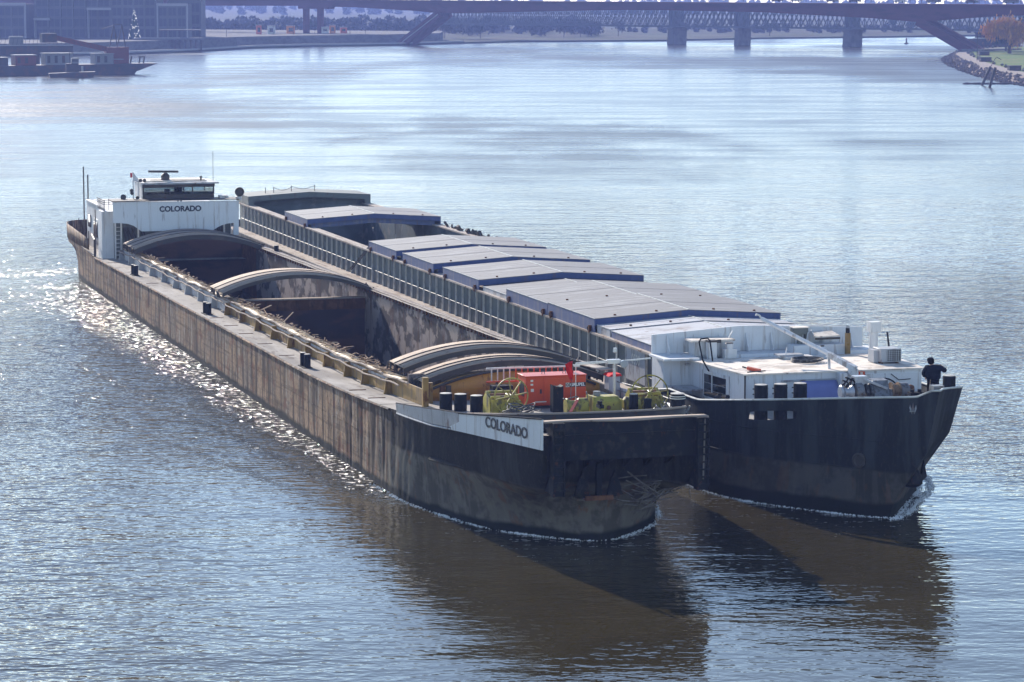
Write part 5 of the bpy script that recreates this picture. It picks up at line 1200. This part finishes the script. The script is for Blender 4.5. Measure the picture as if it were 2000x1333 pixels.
tree('bushy_tree', 'dark tree overlapped by the orange willow on its left', 165.5, 1000, 2.2, 8.5, 8, m_lgreen, 2400, 9, None, .4, .1, 0, .5, .42)
rnd = random.Random(31)
t1 = tree('poplar_tree', 'slim leafless-looking tree on the far bank under the bridge', -30, 1330, .7, 7, 5.5, m_lgrey, 700, 41, 'small trees on the far bank', .2, 0, 0, .5, .35)
t2 = tree('poplar_tree', 'slim leafless-looking tree on the far bank under the bridge', -14, 1322, .7, 6, 5, m_lgreen, 700, 42, 'small trees on the far bank', .2, 0, 0, .5, .35)
for k in range(16):
    x = rnd.uniform(-118, 60) if k < 11 else rnd.uniform(70, 300); y = 1300 + rnd.uniform(0, 120) + max(0, x) * .75 + (40 if x < -40 else 0); y = max(y, 1290)
    copy_tree(rnd.choice((t1, t2)), (x, y, .7 if x > -30 else 4.3 if y < 1330 else .7), rnd.uniform(0, 6))
def wood(name, label, x0, x1, y0, y1, n, h0, h1, leaf, seed, size, hill=0):
    rnd = random.Random(seed); mb = MB()
    for c in range(n):
        x, y = rnd.uniform(x0, x1), rnd.uniform(y0, y1); h = rnd.uniform(h0, h1); w = h * rnd.uniform(.3, .5); zb = hill * max(0, (y - y0) / (y1 - y0)); L_ = 70
        for k in range(L_):
            p = Vector((x + rnd.gauss(0, .5) * w, y + rnd.gauss(0, .5) * w, zb + .6 + h * (.15 + .8 * rnd.random() ** .8))); s = size * rnd.uniform(.5, 1.4); n_ = Vector((rnd.gauss(0, 1), rnd.gauss(0, 1), rnd.gauss(0, 1))).normalized(); a = n_.orthogonal().normalized() * s; b_ = n_.cross(a) * .9; b0 = len(mb.v)
            mb.v += [tuple(p - a - b_), tuple(p + a - b_), tuple(p + b_)]; mb.f.append((b0, b0 + 1, b0 + 2))
    o = mb.build(name, leaf, None, smooth=False); tag(o, label, kind='stuff')
wood('distant_wood', 'hazy wood filling the far bank behind both bridges', -700, 800, 2500, 3700, 620, 4, 6, m_lgreen, 51, 2.0, 3)
wood('far_shrubs', 'low hazy scrub along the far shoreline', -240, 40, 1380, 1620, 340, 4, 8, m_lgrey, 52, 1.0)
wood('far_shrubs', 'low hazy scrub along the shore behind the truss bridge', 60, 480, 1480, 1640, 220, 1.5, 3.5, m_lgrey, 53, .8)
# ---- red girder bridge
BA, BB = Vector((-46.5, 1205, 0)), Vector((154, 1006, 0)); bu = (BB - BA).normalized(); bnv = Vector((-bu.y, bu.x, 0))
br = thing('road_bridge', 'long dull red girder road bridge on slanting legs spanning the river', 'bridge', BA, math.atan2(bu.y, bu.x))
bot = [(-330, 15.0), (-128, 15.4), (-58, 15.6), (-23, 15.1), (10, 13.9), (25, 13.0), (40, 13.2), (65, 13.8), (119, 14.8), (145, 14.85), (194, 14.3), (241, 12.6), (260, 11.5), (284, 13.25), (305, 14.1), (325, 14.5), (420, 15)]
def btop(d): return 18.75 - .0034 * max(0, d)
for off, nm in ((0, 'main_girder'), (5, 'main_girder')):
    mb = MB(); poly = [(d, off, z) for d, z in bot] + [(d, off, btop(d) - .5) for d, z in reversed(bot)]; mb.prism(poly, (0, 1.6, 0)); mb.build(nm, m_bridge, br, smooth=False)
mb = MB(); mb.prism([(-330, -2.2, btop(-330) - .5), (420, -2.2, btop(420) - .5), (420, -2.2, btop(420)), (-330, -2.2, btop(-330))], (0, 12, 0)); mb.build('deck_slab', m_bridge, br, smooth=False)
mb = MB()
for k in range(150): mb.bar((60 + k * 2.4, -2.1, btop(60 + k * 2.4)), (60 + k * 2.4, -2.1, btop(60 + k * 2.4) + 1.1), .12)
mb.bar((60, -2.1, btop(60) + 1.1), (420, -2.1, btop(420) + 1.1), .12); mb.build('parapet_rail', m_bridge, br)
for off in (0, 5):
    for (f0, f1, w) in (((0, -.5), (24.8, 13.2), 3.3), ((284, 1.2), (260.5, 11.8), 3.0)):
        mb = MB(); mb.bar((f0[0], off + .8, f0[1]), (f1[0], off + .8, f1[1]), 1.7, w); mb.build('slanting_leg', m_bridge, br)
mb = MB(); mb.bar((3.5, -.2, 1.5), (24, -.2, 12.6), .15, .4); mb.build('leg_edge', m_facadel, br)
for d in (-57.5, -48.5):
    mb = MB(); mb.cyl((d, 2, 3), (d, 2, 15.4), 1.45, 14); mb.build('column', m_bridge, br)
mb = MB(); mb.box(-61, -42, .5, 4, 14.4, 15.6); mb.build('column_head', m_bridge, br)
mb = MB(); mb.box(284 - 3, 284 + 6, -2, 20, .5, 2.6); mb.build('abutment', m_pier, br)
def road_vehicle(kind, name, label, d, m_):
    p = BA + bu * d + bnv * 1.2; o = thing(name, label, kind, (p.x, p.y, btop(d)), math.atan2(bu.y, bu.x), 'traffic on the red bridge')
    if kind == 'van': prof = [(-2.6, .35), (2.4, .35), (2.5, 1.2), (1.7, 2.3), (-2.6, 2.4)]; wz = (1.3, 2.0, .6, 1.9)
    else: prof = [(-2.1, .3), (2.1, .3), (2.1, .85), (1.2, .95), (.5, 1.45), (-1.2, 1.45), (-2.0, .95)]; wz = (.98, 1.36, -1.2, .7)
    mb = MB(); mb.prism([(x, 0, z) for x, z in prof], (0, 1.8, 0)); mb.build('body', m_, o)
    mb = MB(); mb.box(wz[2], wz[3] - .2, -.02, -.001, wz[0], wz[1]); mb.build('side_window', m_glassdark, o)
    for x in (-1.4, 1.4): mb = MB(); mb.tube([(x, -.03, .33), (x, .25, .33)], .33, 10); mb.build('wheel', m_black, o)
cw = M('white_car_paint', (.6, .6, .62), .3); cg = M('grey_car_paint', (.12, .13, .15), .3); cb = M('dark_car_paint', (.03, .035, .05), .3)
for kind, nm, lb, d, m_ in (('van', 'delivery_van', 'tall grey van on the red bridge above its right leg', 266, cg), ('van', 'delivery_van', 'grey van on the red bridge at the right edge of the frame', 298, cg), ('car', 'passenger_car', 'white car on the red bridge just left of the tall grey van', 252, cw), ('car', 'passenger_car', 'dark car on the red bridge over the second truss pier', 232, cb), ('car', 'passenger_car', 'grey car on the red bridge left of the dark one', 222, cg), ('car', 'passenger_car', 'white car leading the traffic over mid river', 206, cw), ('car', 'passenger_car', 'dark car following the white one over mid river', 197, cb), ('car', 'passenger_car', 'dark car between the two vans on the red bridge', 282, cb)):
    road_vehicle(kind, nm, lb, d, m_)
# ---- lattice truss bridge behind
TA, TB = Vector((0, 1290, 0)), Vector((202, 1095, 0)); tu = (TB - TA).normalized(); ta = math.atan2(tu.y, tu.x)
tr = thing('truss_bridge', 'grey lattice truss railway bridge on stone piers behind the red bridge', 'bridge', TA, ta)
zb_, zt_ = 7.5, 15.3
for off in (0, 6):
    mb = MB(); mb.box(-44, 400, off - .3, off + .3, zb_ - .55, zb_ + .15); mb.build('bottom_chord', m_truss, tr)
    mb = MB(); mb.box(-44, 400, off - .3, off + .3, zt_ - .4, zt_ + .2); mb.build('top_chord', m_truss, tr)
mb = MB(); mb.box(-44, 400, .3, 5.7, zb_ - .35, zb_ - .1); mb.build('track_floor', m_truss, tr)
pm = MB(); pw = 4.5; hz = zt_ - zb_
pm.bar((0, 0, zb_), (0, 0, zt_), .28); pm.bar((0, 0, zb_), (pw, 0, zt_), .26); pm.bar((0, 0, zt_), (pw, 0, zb_), .26); pm.bar((0, 0, zb_ + hz / 2), (pw / 2, 0, zt_), .2); pm.bar((0, 0, zb_ + hz / 2), (pw / 2, 0, zb_), .2); pm.bar((pw / 2, 0, zt_), (pw, 0, zb_ + hz / 2), .2); pm.bar((pw / 2, 0, zb_), (pw, 0, zb_ + hz / 2), .2)
p0_ = pm.build('lattice_panel', m_truss, tr); p0_.location = (-44, 0, 0)
for k in range(1, 84): link_copy(p0_, tr, (-44 + k * pw, 0, 0))
for k in range(0, 84): link_copy(p0_, tr, (-44 + k * pw, 6, 0))
for d, w, dp in ((91.3, 1.9, 5), (181.8, 1.85, 5), (126.2, 1.1, 4)):
    mb = MB(); mb.prism([(d - w, -1, -1), (d + w, -1, -1), (d + w * .88, -.5, zb_ - 1.4), (d - w * .88, -.5, zb_ - 1.4)], (0, 8, 0)); mb.box(d - w, d + w, -1.4, 7.6, zb_ - 1.4, zb_ - .6); mb.build('stone_pier', m_pier, tr)
    mb = MB(); mb.box(d - 1.2, d - .5, -.5, 6.5, zb_, zt_); mb.box(d + .5, d + 1.2, -.5, 6.5, zb_, zt_); mb.build('portal_post', m_truss, tr)
# ---- left bank: buildings, tree of lights, raft, colour boxes
def building(name, label, x0, x1, y, z0, z1, dep, nfl, nbay, frame=True, rot=0.0):
    o = thing(name, label, 'building', ((x0 + x1) / 2, y, z0), rot); w = x1 - x0; h = z1 - z0
    MB().box(-w / 2, w / 2, .8, dep, 0, h).build('wall', m_facade, o)
    fh = h / nfl
    for f in range(nfl):
        MB().box(-w / 2, w / 2, 0, .8, f * fh + fh * .86, f * fh + fh).build('floor_slab', m_facade, o)
        for b_ in range(nbay):
            bw_ = w / nbay; xa = -w / 2 + b_ * bw_
            wdw = MB().box(xa + bw_ * .1, xa + bw_ * .9, .66, .79, f * fh + fh * .12, f * fh + fh * .84).build('window', m_farwin, o)
            MB().box(xa + bw_ * .47, xa + bw_ * .53, .6, .66, f * fh + fh * .12, f * fh + fh * .84).build('mullion', m_facade, wdw)
    for b_ in range(nbay + 1):
        xa = -w / 2 + b_ * w / nbay; MB().box(xa - .35, xa + .35, .1, .8, 0, h).build('column', m_facade, o)
    if frame:
        mb = MB(); mb.box(-w / 2 - .5, -w / 2, -.6, .9, 0, h); mb.box(w / 2, w / 2 + .5, -.6, .9, 0, h); mb.box(-w / 2 - .5, w / 2 + .5, -.6, .9, h, h + 1.0); mb.build('portal_frame', m_facadel, o)
    MB().box(-w / 2, w / 2, .8, dep, h + .01, h + .5).build('roof', m_facade, o); return o
building('shopping_hall', 'wide bluish hall with a pale portal frame at the left frame edge', -206, -181.5, 1112, 4.3, 16.5, 30, 3, 5)
building('office_block', 'tall dim block with horizontal floor bands behind the dredger', -179, -151, 1122, 4.3, 23.5, 26, 5, 6, False)
building('office_block', 'tall dim block directly behind the tree of lights', -150, -133.5, 1118, 4.3, 24.2, 26, 5, 4, False)
building('glass_pavilion', 'pavilion with a pale square portal frame next to the bridge columns', -132, -121.5, 1114, 4.3, 16.3, 20, 3, 3)
building('office_block', 'far dim block rising behind the portal pavilion', -131, -119, 1140, 4.3, 22.5, 20, 4, 3, False)
for x, z, w_ in ((-154.5, 14.8, 9), (-176, 11, 6)):
    o = thing('canopy', 'pale canopy slab projecting from the tall block %s' % ('near its right end' if x > -160 else 'near its left end'), 'canopy', (x, 1119, z)); MB().box(-w_ / 2, w_ / 2, -2, 2, 0, .9).build('slab', m_facadel, o); MB().box(-w_ / 2 + .2, -w_ / 2 + .5, -1.8, 1.9, -z + 4.3, -.01).build('support', m_facadel, o)
xm = thing('christmas_tree', 'slim cone-shaped tree of tiny lights on the left promenade', 'christmas tree', (-138.5, 1095, 4.3)); rnd = random.Random(77)
MB().lathe([(2.2, 0), (.15, 10.8)], 14).build('cone', M('fir_green', (.03, .05, .03), .9), xm); MB().cyl((0, 0, -.1), (0, 0, .4), .5, 8).build('stand', m_dred, xm)
m_bulb = bpy.data.materials.new('bulb_light'); m_bulb.use_nodes = True; m_bulb.node_tree.nodes['Principled BSDF'].inputs['Emission Color'].default_value = (1, .95, .85, 1); m_bulb.node_tree.nodes['Principled BSDF'].inputs['Emission Strength'].default_value = 1.3
mb = MB()
for k in range(70):
    z = rnd.random() ** 1.2 * 10.6; r = 2.2 * (1 - z / 10.9) + .1; a = rnd.uniform(0, 6.28); mb.box(r * math.cos(a) - .09, r * math.cos(a) + .09, r * math.sin(a) - .09, r * math.sin(a) + .09, z, z + .18)
o = mb.build('string_lights', m_bulb, xm, smooth=False); o['kind'] = 'stuff'
rf = thing('jetty_terrace', 'flat terrace deck on thin piles over the water below the pavilion', 'terrace', (-124, 1082, 0))
MB().box(-13, 11.5, -3.5, 8, 4.4, 5.0).build('deck', m_facade, rf); MB().box(-9, 4, -3.6, -3.4, 4.95, 5.2).build('deck_edge', m_facadel, rf)
for k in range(6): MB().cyl((2 + k * 1.9, -2.5, -.8), (2 + k * 1.9, -2.5, 4.4), .3, 8).build('pile', m_dred, rf)
MB().box(-4, 11, -1, 5, 7.6, 8.0).build('awning', m_dred, rf)
for k in range(7): MB().cyl((-3.6 + k * 2.4, -.6, 5), (-3.6 + k * 2.4, -.6, 7.6), .1, 6).build('awning_post', m_dred, rf)
mcol = {'red': M('coral_red_panel', (.62, .14, .09), .6), 'white': M('off_white_panel', (.62, .6, .56), .6), 'orange': M('orange_panel', (.65, .25, .10), .6)}
for x, y, w_, h, c, lb in ((-103, 1215, 2.2, 3.6, 'red', 'red kiosk at the left end of the row under the bridge'), (-98, 1216, 3.2, 3.3, 'white', 'off-white kiosk left of the bridge columns'), (-91, 1228, 3.4, 3.2, 'orange', 'orange kiosk seen just left of the bridge columns'), (-77.5, 1238, 3.0, 2.6, 'white', 'off-white kiosk just right of the bridge columns'), (-74.5, 1240, 2.4, 3.3, 'orange', 'tall orange kiosk right of the bridge columns'), (-70, 1242, 2.8, 2.4, 'red', 'low red kiosk at the right end of the row')):
    o = thing('kiosk', lb, 'kiosk', (x, y, 4.3), .1, 'coloured kiosks on the left quay'); MB().box(-w_ / 2, w_ / 2, 0, 2.5, 0, h).build('body', mcol[c], o); MB().box(-w_ / 2 - .2, w_ / 2 + .2, -.3, 2.7, h + .001, h + .2).build('roof', m_facadel, o); MB().box(-w_ / 4, w_ / 4, -.04, -.001, .9, h * .75).build('hatch_window', m_glassdark, o)
for k, (x, y) in enumerate(((-96, 1200), (-88, 1202), (-80, 1212), (-66, 1216), (-60, 1222), (-110, 1150))):
    o = thing('street_lamp', 'thin street lamp standing on the left quay', 'street lamp', (x, y, 4.3), 0, 'street lamps on the quay'); MB().cyl((0, 0, 0), (0, 0, 7), .1, 6).build('pole', m_dred, o); MB().bar((0, 0, 6.9), (1.0, 0, 7.1), .18).build('lamp_head', m_facadel, o)
# ---- ship behind the right spit
sh = thing('moored_ship', 'dark blocky moored ship half hidden behind the right bank', 'ship', (173, 1092, 0), R(-30))
MB().prism([(-4.5, -3, -.8), (12, -3, -.8), (12, -3, 4.8), (-5.2, -3, 4.6)], (0, 8, 0)).build('hull', m_dred, sh); MB().box(-3.6, 10, -2, 4, 4.8, 5.0).build('deck', m_cabin, sh); MB().box(-3.2, 4, -2, 4, 6.6, 6.9).build('roof', m_dred, sh)
for x in (-3, -1.2, .6, 2.4): MB().box(x, x + .35, -2, 4, 5.0, 6.6).build('post', m_dred, sh)
# ---- left works: dredger, tug, jetty
dr = thing('dredger', 'dark dredging barge with a red crane house and raked bow at the left', 'work barge', (-112, 800, 0), R(22))
MB().prism([(-34, -4, -.6), (9.5, -4, -.6), (10.5, -4, .8), (16.5, -4, 2.9), (-34, -4, 2.5)], (0, 8, 0)).build('hull', m_dred, dr)
for x0, x1, z1, m_ in ((-31, -24, 4.6, m_dred), (-22, -16.5, 5.2, m_dredred), (-14, -6.5, 5.6, m_cabin), (-.5, 4.5, 5.4, m_cabin), (4.6, 7.0, 3.9, m_dredred)):
    c = MB().box(x0, x1, -2.8, 2.5, 2.5, z1).build('cabin', m_, dr); MB().box(x0 - .2, x1 + .2, -3.1, 2.8, z1 + .001, z1 + .2).build('cabin_roof', m_cabin, c)
    for k in range(max(1, int((x1 - x0) / 2))): MB().box(x0 + .5 + k * 2, x0 + 1.3 + k * 2, -2.84, -2.801, 3.2, z1 - .5).build('cabin_door', m_dred, c)
MB().box(3.5, 9.5, 0, 3.4, 2.6, 7.2).build('crane_house', m_dredred, dr)
mb = MB()
for x in (4.4, 6.6): mb.bar((x, 1, 7.2), (x + 1.3, 1, 13.2), .25); mb.bar((x + 2.2, 1, 7.2), (x + 1.3, 1, 13.2), .25)
mb.bar((5.6, 1, 13.2), (8.0, 1, 13.2), .2); mb.bar((5.7, 1, 13), (2.3, 1, 12.0), .16); mb.build('gantry_mast', m_dred, dr)
mb = MB(); mb.bar((4, 2, 6.6), (-12, 2, 10.2), .5, 1.3); mb.build('crane_boom', m_dredred, dr)
mb = MB()
for k in range(12): mb.bar((3 - k * 1.3, 1.7, 6.4 + k * .28), (2.3 - k * 1.3, 1.7, 7.4 + k * .28), .14)
mb.build('boom_lattice', m_dred, dr)
MB().box(-14, -10, .5, 3.5, 8.5, 11.0).build('hopper', m_dred, dr)
for x in (9.8, 12.2, 13.4): MB().bar((x, 0, 2.6), (x + .4, 0, 4.7), .35).build('bow_bitt', m_dred, dr)
MB().bar((12.0, 0, 4.5), (13.9, 0, 4.6), .3).build('bitt_beam', m_dred, dr)
tg = thing('tugboat', 'small dark tug lying in front of the dredger', 'tug', (-113.5, 772, 0), R(12))
MB().prism([(-6, -2, -.6), (4.5, -2, -.6), (5.5, -2, 1.5), (-6.5, -2, 1.1)], (0, 4, 0)).build('hull', m_dred, tg); MB().box(-2, 1.2, -1.3, 1.3, 1.4, 3.6).build('cabin', m_dred, tg); MB().box(-.6, 1.25, -1.34, 1.34, 3.61, 5.0).build('wheelhouse', m_cabin, tg); MB().box(-.5, 1.1, -1.36, -1.341, 4.0, 4.7).build('window', m_glassdark, tg); MB().cyl((-1, 0, 3.6), (-1, 0, 6.8), .08, 6).build('mast', m_dred, tg); MB().box(1.9, 2.4, -1.2, -.4, 1.5, 2.9).build('pale_panel', m_facadel, tg)  # the last box is a plain pale panel
jt = thing('jetty', 'long dark jetty with a row of slanted railings reaching in from the left', 'jetty', (-146, 855, 0), R(12))
MB().box(-20, 20, 0, 6, 3.8, 6.6).build('girder', m_dred, jt); MB().box(-20, 20, -.3, 0, 6.5, 6.75).build('deck_edge', m_facadel, jt)
for k in range(34):
    MB().bar((-19 + k * 1.15, 0, 6.7), (-18.6 + k * 1.15, 0, 8.6), .1).build('railing_post', m_dred, jt)
MB().bar((-20, 0, 8.6), (20, 0, 8.6), .1).build('handrail', m_dred, jt)
for k in range(6): MB().cyl((-18 + k * 7, 1.5, -.8), (-18 + k * 7, 1.5, 3.8), .6, 8).build('pile', m_dred, jt)
MB().box(2, 6, 1.5, 4.5, 6.7, 9.2).build('hut', m_cabin, jt)

# ================================================================== HAZE
hb = MB(); hb.box(-2130, 2130, -100, 4180, -3.2, 25.5); hz_o = hb.build('haze', None, None, smooth=False)
mh = bpy.data.materials.new('haze_air'); mh.use_nodes = True; nt = mh.node_tree; nt.nodes.remove(nt.nodes['Principled BSDF']); g = G(nt)
pv = g.n('VolumePrincipled', {'Color': (.33, .44, 1.0, 1), 'Density': .00020, 'Anisotropy': .2}); nt.links.new(pv.outputs[0], nt.nodes['Material Output'].inputs['Volume'])
hz_o.data.materials.append(mh); tag(hz_o, 'pale blue haze over the river', kind='stuff')

# ================================================================== WATER MATERIAL AND WAKE
def wave_group():
    """wave height in metres at a point: swell, wind ripples (gusts) and the churned water beside the hull"""
    ng = bpy.data.node_groups.new('wave_height', 'ShaderNodeTree'); g = G(ng)
    for nm, io, ty in (('Vector', 'INPUT', 'NodeSocketVector'), ('Amp', 'INPUT', 'NodeSocketFloat'), ('Turb', 'INPUT', 'NodeSocketFloat'), ('Height', 'OUTPUT', 'NodeSocketFloat')):
        ng.interface.new_socket(nm, in_out=io, socket_type=ty)
    gi = ng.nodes.new('NodeGroupInput'); go = ng.nodes.new('NodeGroupOutput'); P, amp, turb = gi.outputs[0], gi.outputs[1], gi.outputs[2]
    w0 = g.noise(P, (.05, .085, .05), 2, .5, (8, 1, 0)); w1 = g.noise(P, (.20, .42, .2), 2, .5); w2 = g.noise(P, (.95, 1.7, 1), 2, .55, (5, 0, 0)); w3 = g.noise(P, (3.4, 4.6, 3.6), 1, .5, (0, 3, 0))
    h = g.m('ADD', g.m('MULTIPLY', w0, .20), g.m('MULTIPLY', amp, g.m('ADD', g.m('MULTIPLY', w1, .32), g.m('ADD', g.m('MULTIPLY', w2, .19), g.m('MULTIPLY', w3, .040)))))
    n1 = g.noise(P, (.75, .95, .8), 4, .6, (1, 1, 0)); n2 = g.noise(P, (2.6, 3.0, 2.6), 2, .6, (7, 2, 0))
    h = g.m('ADD', h, g.m('MULTIPLY', turb, g.m('ADD', g.m('MULTIPLY', n1, .75), g.m('MULTIPLY', n2, .24))))
    ng.links.new(h, go.inputs[0]); return ng
def water_mat():
    m = bpy.data.materials.new('river_water'); m.use_nodes = True; nt = m.node_tree; g = G(nt)
    p = nt.nodes['Principled BSDF']; p.inputs['IOR'].default_value = 1.33; p.inputs['Specular IOR Level'].default_value = .5
    P = g.n('NewGeometry').outputs['Position']
    bc = g.n('TexCoord'); bc.object = L; xyz = g.n('SeparateXYZ', {0: bc.outputs['Object']}); t, s = xyz.outputs[0], xyz.outputs[1]
    nz = g.noise(P, (.12, .12, .12), 3)
    w = g.m('ADD', g.m('MULTIPLY_ADD', g.m('MAXIMUM', s, 0.0), .055, 1.7), g.m('MULTIPLY', g.m('SUBTRACT', nz, .5), 5.0))
    te = g.m('SUBTRACT', t, g.m('MULTIPLY', g.m('MAXIMUM', g.m('SUBTRACT', s, 108.0), 0.0), .35))
    d = g.m('DIVIDE', g.m('MULTIPLY', te, -1.0), g.m('MAXIMUM', w, .8))
    side = g.m('MULTIPLY', g.sm(d, .3, 1.2, 1, 0), g.sm(s, -3, 5))
    side = g.m('MULTIPLY', g.m('MULTIPLY', side, g.sm(te, .3, .8, 1, 0)), g.sm(s, 78, 122, 1, .05))
    aft = g.m('MULTIPLY', g.sm(s, 104, 114), g.m('MULTIPLY', g.sm(t, -22, -4), g.sm(t, 12, 26, 1, 0)))
    aft = g.m('MULTIPLY', aft, g.sm(s, 112, 190, 1, .0))
    turb = g.m('MAXIMUM', side, g.m('MULTIPLY', aft, .3))
    wide = g.m('MULTIPLY', g.m('MULTIPLY', g.sm(t, -28, -4), g.sm(te, -1, .5, 1, 0)), g.m('MULTIPLY', g.sm(s, 2, 40), g.sm(s, 115, 190, 1, 0)))
    patch = g.sm(g.noise(P, (.10, .06, .1), 4, .6, (3, 8, 0)), .48, .68)
    turb = g.m('MAXIMUM', turb, g.m('MULTIPLY', g.m('MULTIPLY', wide, patch), .8))
    # diverging bow wave: two crests leaving the starboard bow
    for off, sl, a in ((1.4, .115, .55), (3.2, .20, .35)):
        x = g.m('ADD', g.m('ADD', t, off), g.m('MULTIPLY', s, sl)); x = g.m('ADD', x, g.m('MULTIPLY', g.m('SUBTRACT', nz, .5), 2.0))
        cr = g.m('MULTIPLY', g.sm(g.m('ABSOLUTE', x), .1, .7, 1, 0), g.m('MULTIPLY', g.sm(s, 0, 8), g.sm(s, 50, 90, 1, 0)))
        turb = g.m('MAXIMUM', turb, g.m('MULTIPLY', cr, a))
    gust = g.sm(g.noise(P, (.010, .0042, .01), 3, .55, (2.3, .7, 0)), .47, .66)
    px = g.n('SeparateXYZ', {0: P})
    for cx, cy, rx, ry, k in ((6, 440, 30, 95, .6), (34, 212, 26, 38, .9), (-62, 560, 30, 90, .5)):     # patches ruffled by the wind
        dx = g.m('MULTIPLY', g.m('SUBTRACT', px.outputs[0], cx), 1 / rx); dy = g.m('MULTIPLY', g.m('SUBTRACT', px.outputs[1], cy), 1 / ry)
        r2 = g.m('ADD', g.m('MULTIPLY', dx, dx), g.m('MULTIPLY', dy, dy)); r2 = g.m('ADD', r2, g.m('MULTIPLY', g.m('SUBTRACT', g.noise(P, (.05, .02, .05), 4, .6, (4, 4, 0)), .5), 6.0))
        gust = g.m('MAXIMUM', gust, g.sm(r2, -.4, 1.5, k, 0))
    amp = g.m('MULTIPLY_ADD', gust, .85, .55)
    calm = g.m('MAXIMUM', g.m('MAXIMUM', g.sm(s, 0, 30), g.sm(t, 24, 34)), g.sm(t, -4, -20)); amp = g.m('MULTIPLY', amp, g.m('MULTIPLY_ADD', calm, .72, .28)); amp = g.m('MULTIPLY', amp, g.sm(s, 60, 800, 1.0, .7))
    ng = wave_group(); D = .07; hs = []
    for off in ((0, 0, 0), (D, 0, 0), (0, D, 0)):
        vv = g.n('VectorMath', {0: P, 1: off}, operation='ADD').outputs[0]
        gn = nt.nodes.new('ShaderNodeGroup'); gn.node_tree = ng
        nt.links.new(vv, gn.inputs[0]); nt.links.new(amp, gn.inputs[1]); nt.links.new(turb, gn.inputs[2]); hs.append(gn.outputs[0])
    sx = g.m('MULTIPLY', g.m('SUBTRACT', hs[0], hs[1]), 1 / D); sy = g.m('MULTIPLY', g.m('SUBTRACT', hs[0], hs[2]), 1 / D)
    nv = g.n('CombineXYZ', {0: sx, 1: sy, 2: 1.0}); nn = g.n('VectorMath', {0: nv.outputs[0]}, operation='NORMALIZE')
    nt.links.new(nn.outputs[0], p.inputs['Normal'])
    body = g.mix(g.sm(nz, .35, .65), (.036, .029, .012), (.046, .037, .016))
    foamn = g.noise(P, (2.2, 2.6, 2.2), 6, .68, (2, 2, 0)); thr = g.m('SUBTRACT', .70, g.m('MULTIPLY', turb, .17))
    foam = g.m('MULTIPLY', g.sm(g.m('SUBTRACT', foamn, thr), 0.0, .08), g.sm(turb, .2, .6))
    nt.links.new(g.mix(foam, body, (.74, .70, .66)), p.inputs['Base Color'])
    far = g.sm(s, 10, 330)
    streak = g.sm(g.noise(P, (.016, .075, .02), 4, .6, (6, 1, 0), 1.7), .36, .66); streak = g.m('MULTIPLY_ADD', gust, .9, g.m('MULTIPLY', streak, .45))
    rgh = g.m('MULTIPLY_ADD', far, g.m('MULTIPLY_ADD', streak, .20, .10), .045)
    nt.links.new(g.m('MULTIPLY_ADD', foam, .4, rgh), p.inputs['Roughness'])
    return m
water.data.materials.append(water_mat())
# foam crests along both bows: low broken ridges of white water
m_foam = M('white_foam', (.78, .79, .80), .8)
def foam_line(name, label, pts, width, seed):
    rnd = random.Random(seed); mb = MB()
    base = resamp(pts, 150)
    for i, (s, t) in enumerate(base):
        a, b_ = Vector(base[max(0, i - 1)]), Vector(base[min(149, i + 1)]); d = (b_ - a).normalized(); n_ = Vector((d.y, -d.x)) 
        den = .5 + .5 * math.sin(i * .37 + seed) * math.sin(i * .13 + 2 * seed)
        for k in range(int(3 + 12 * den)):
            o_ = rnd.gauss(0, width * (.25 + .5 * den)); c = Vector((s, t)) + n_ * o_ + d * rnd.gauss(0, .2); r = rnd.uniform(.012, .05) * (.5 + .9 * den) * (1.3 - min(1, abs(o_) / width))
            if r < .012: continue
            stone(mb, (c.y, c.x, .01), r, rnd)
    o = mb.build(name, m_foam, None); o.location = world_pt(0, 0); o.rotation_euler = (0, 0, YAW); tag(o, label, kind='stuff')
lw = [(s - .12, t - .12) for s, t in resamp(bow_wl, 40)]
foam_line('bow_foam', 'thin line of foam around the bow of the left barge', [(5, -.25)] + lw[3:] + [(s, W - t) for s, t in reversed(lw[8:-1])], .22, 61)
rw = [(s - .15, t - .1) for s, t in wa]
foam_line('bow_foam', 'thin line of foam around the bow of the right barge', rw[10:] + [(wa[i][0] - .1, portx(i, 0) + .1) for i in reversed(range(25, NR - 1))], .22, 62)
rw2 = [(wa[i][0], portx(i, 0) + .25) for i in reversed(range(20, NR - 1))]
foam_line('bow_foam', 'curling bow wave spreading from the stem of the right barge', [(-10.2, 19.5)] + [(s - .15, t + .12 + .05 * k ** .5) for k, (s, t) in enumerate(rw2)], .3, 63)
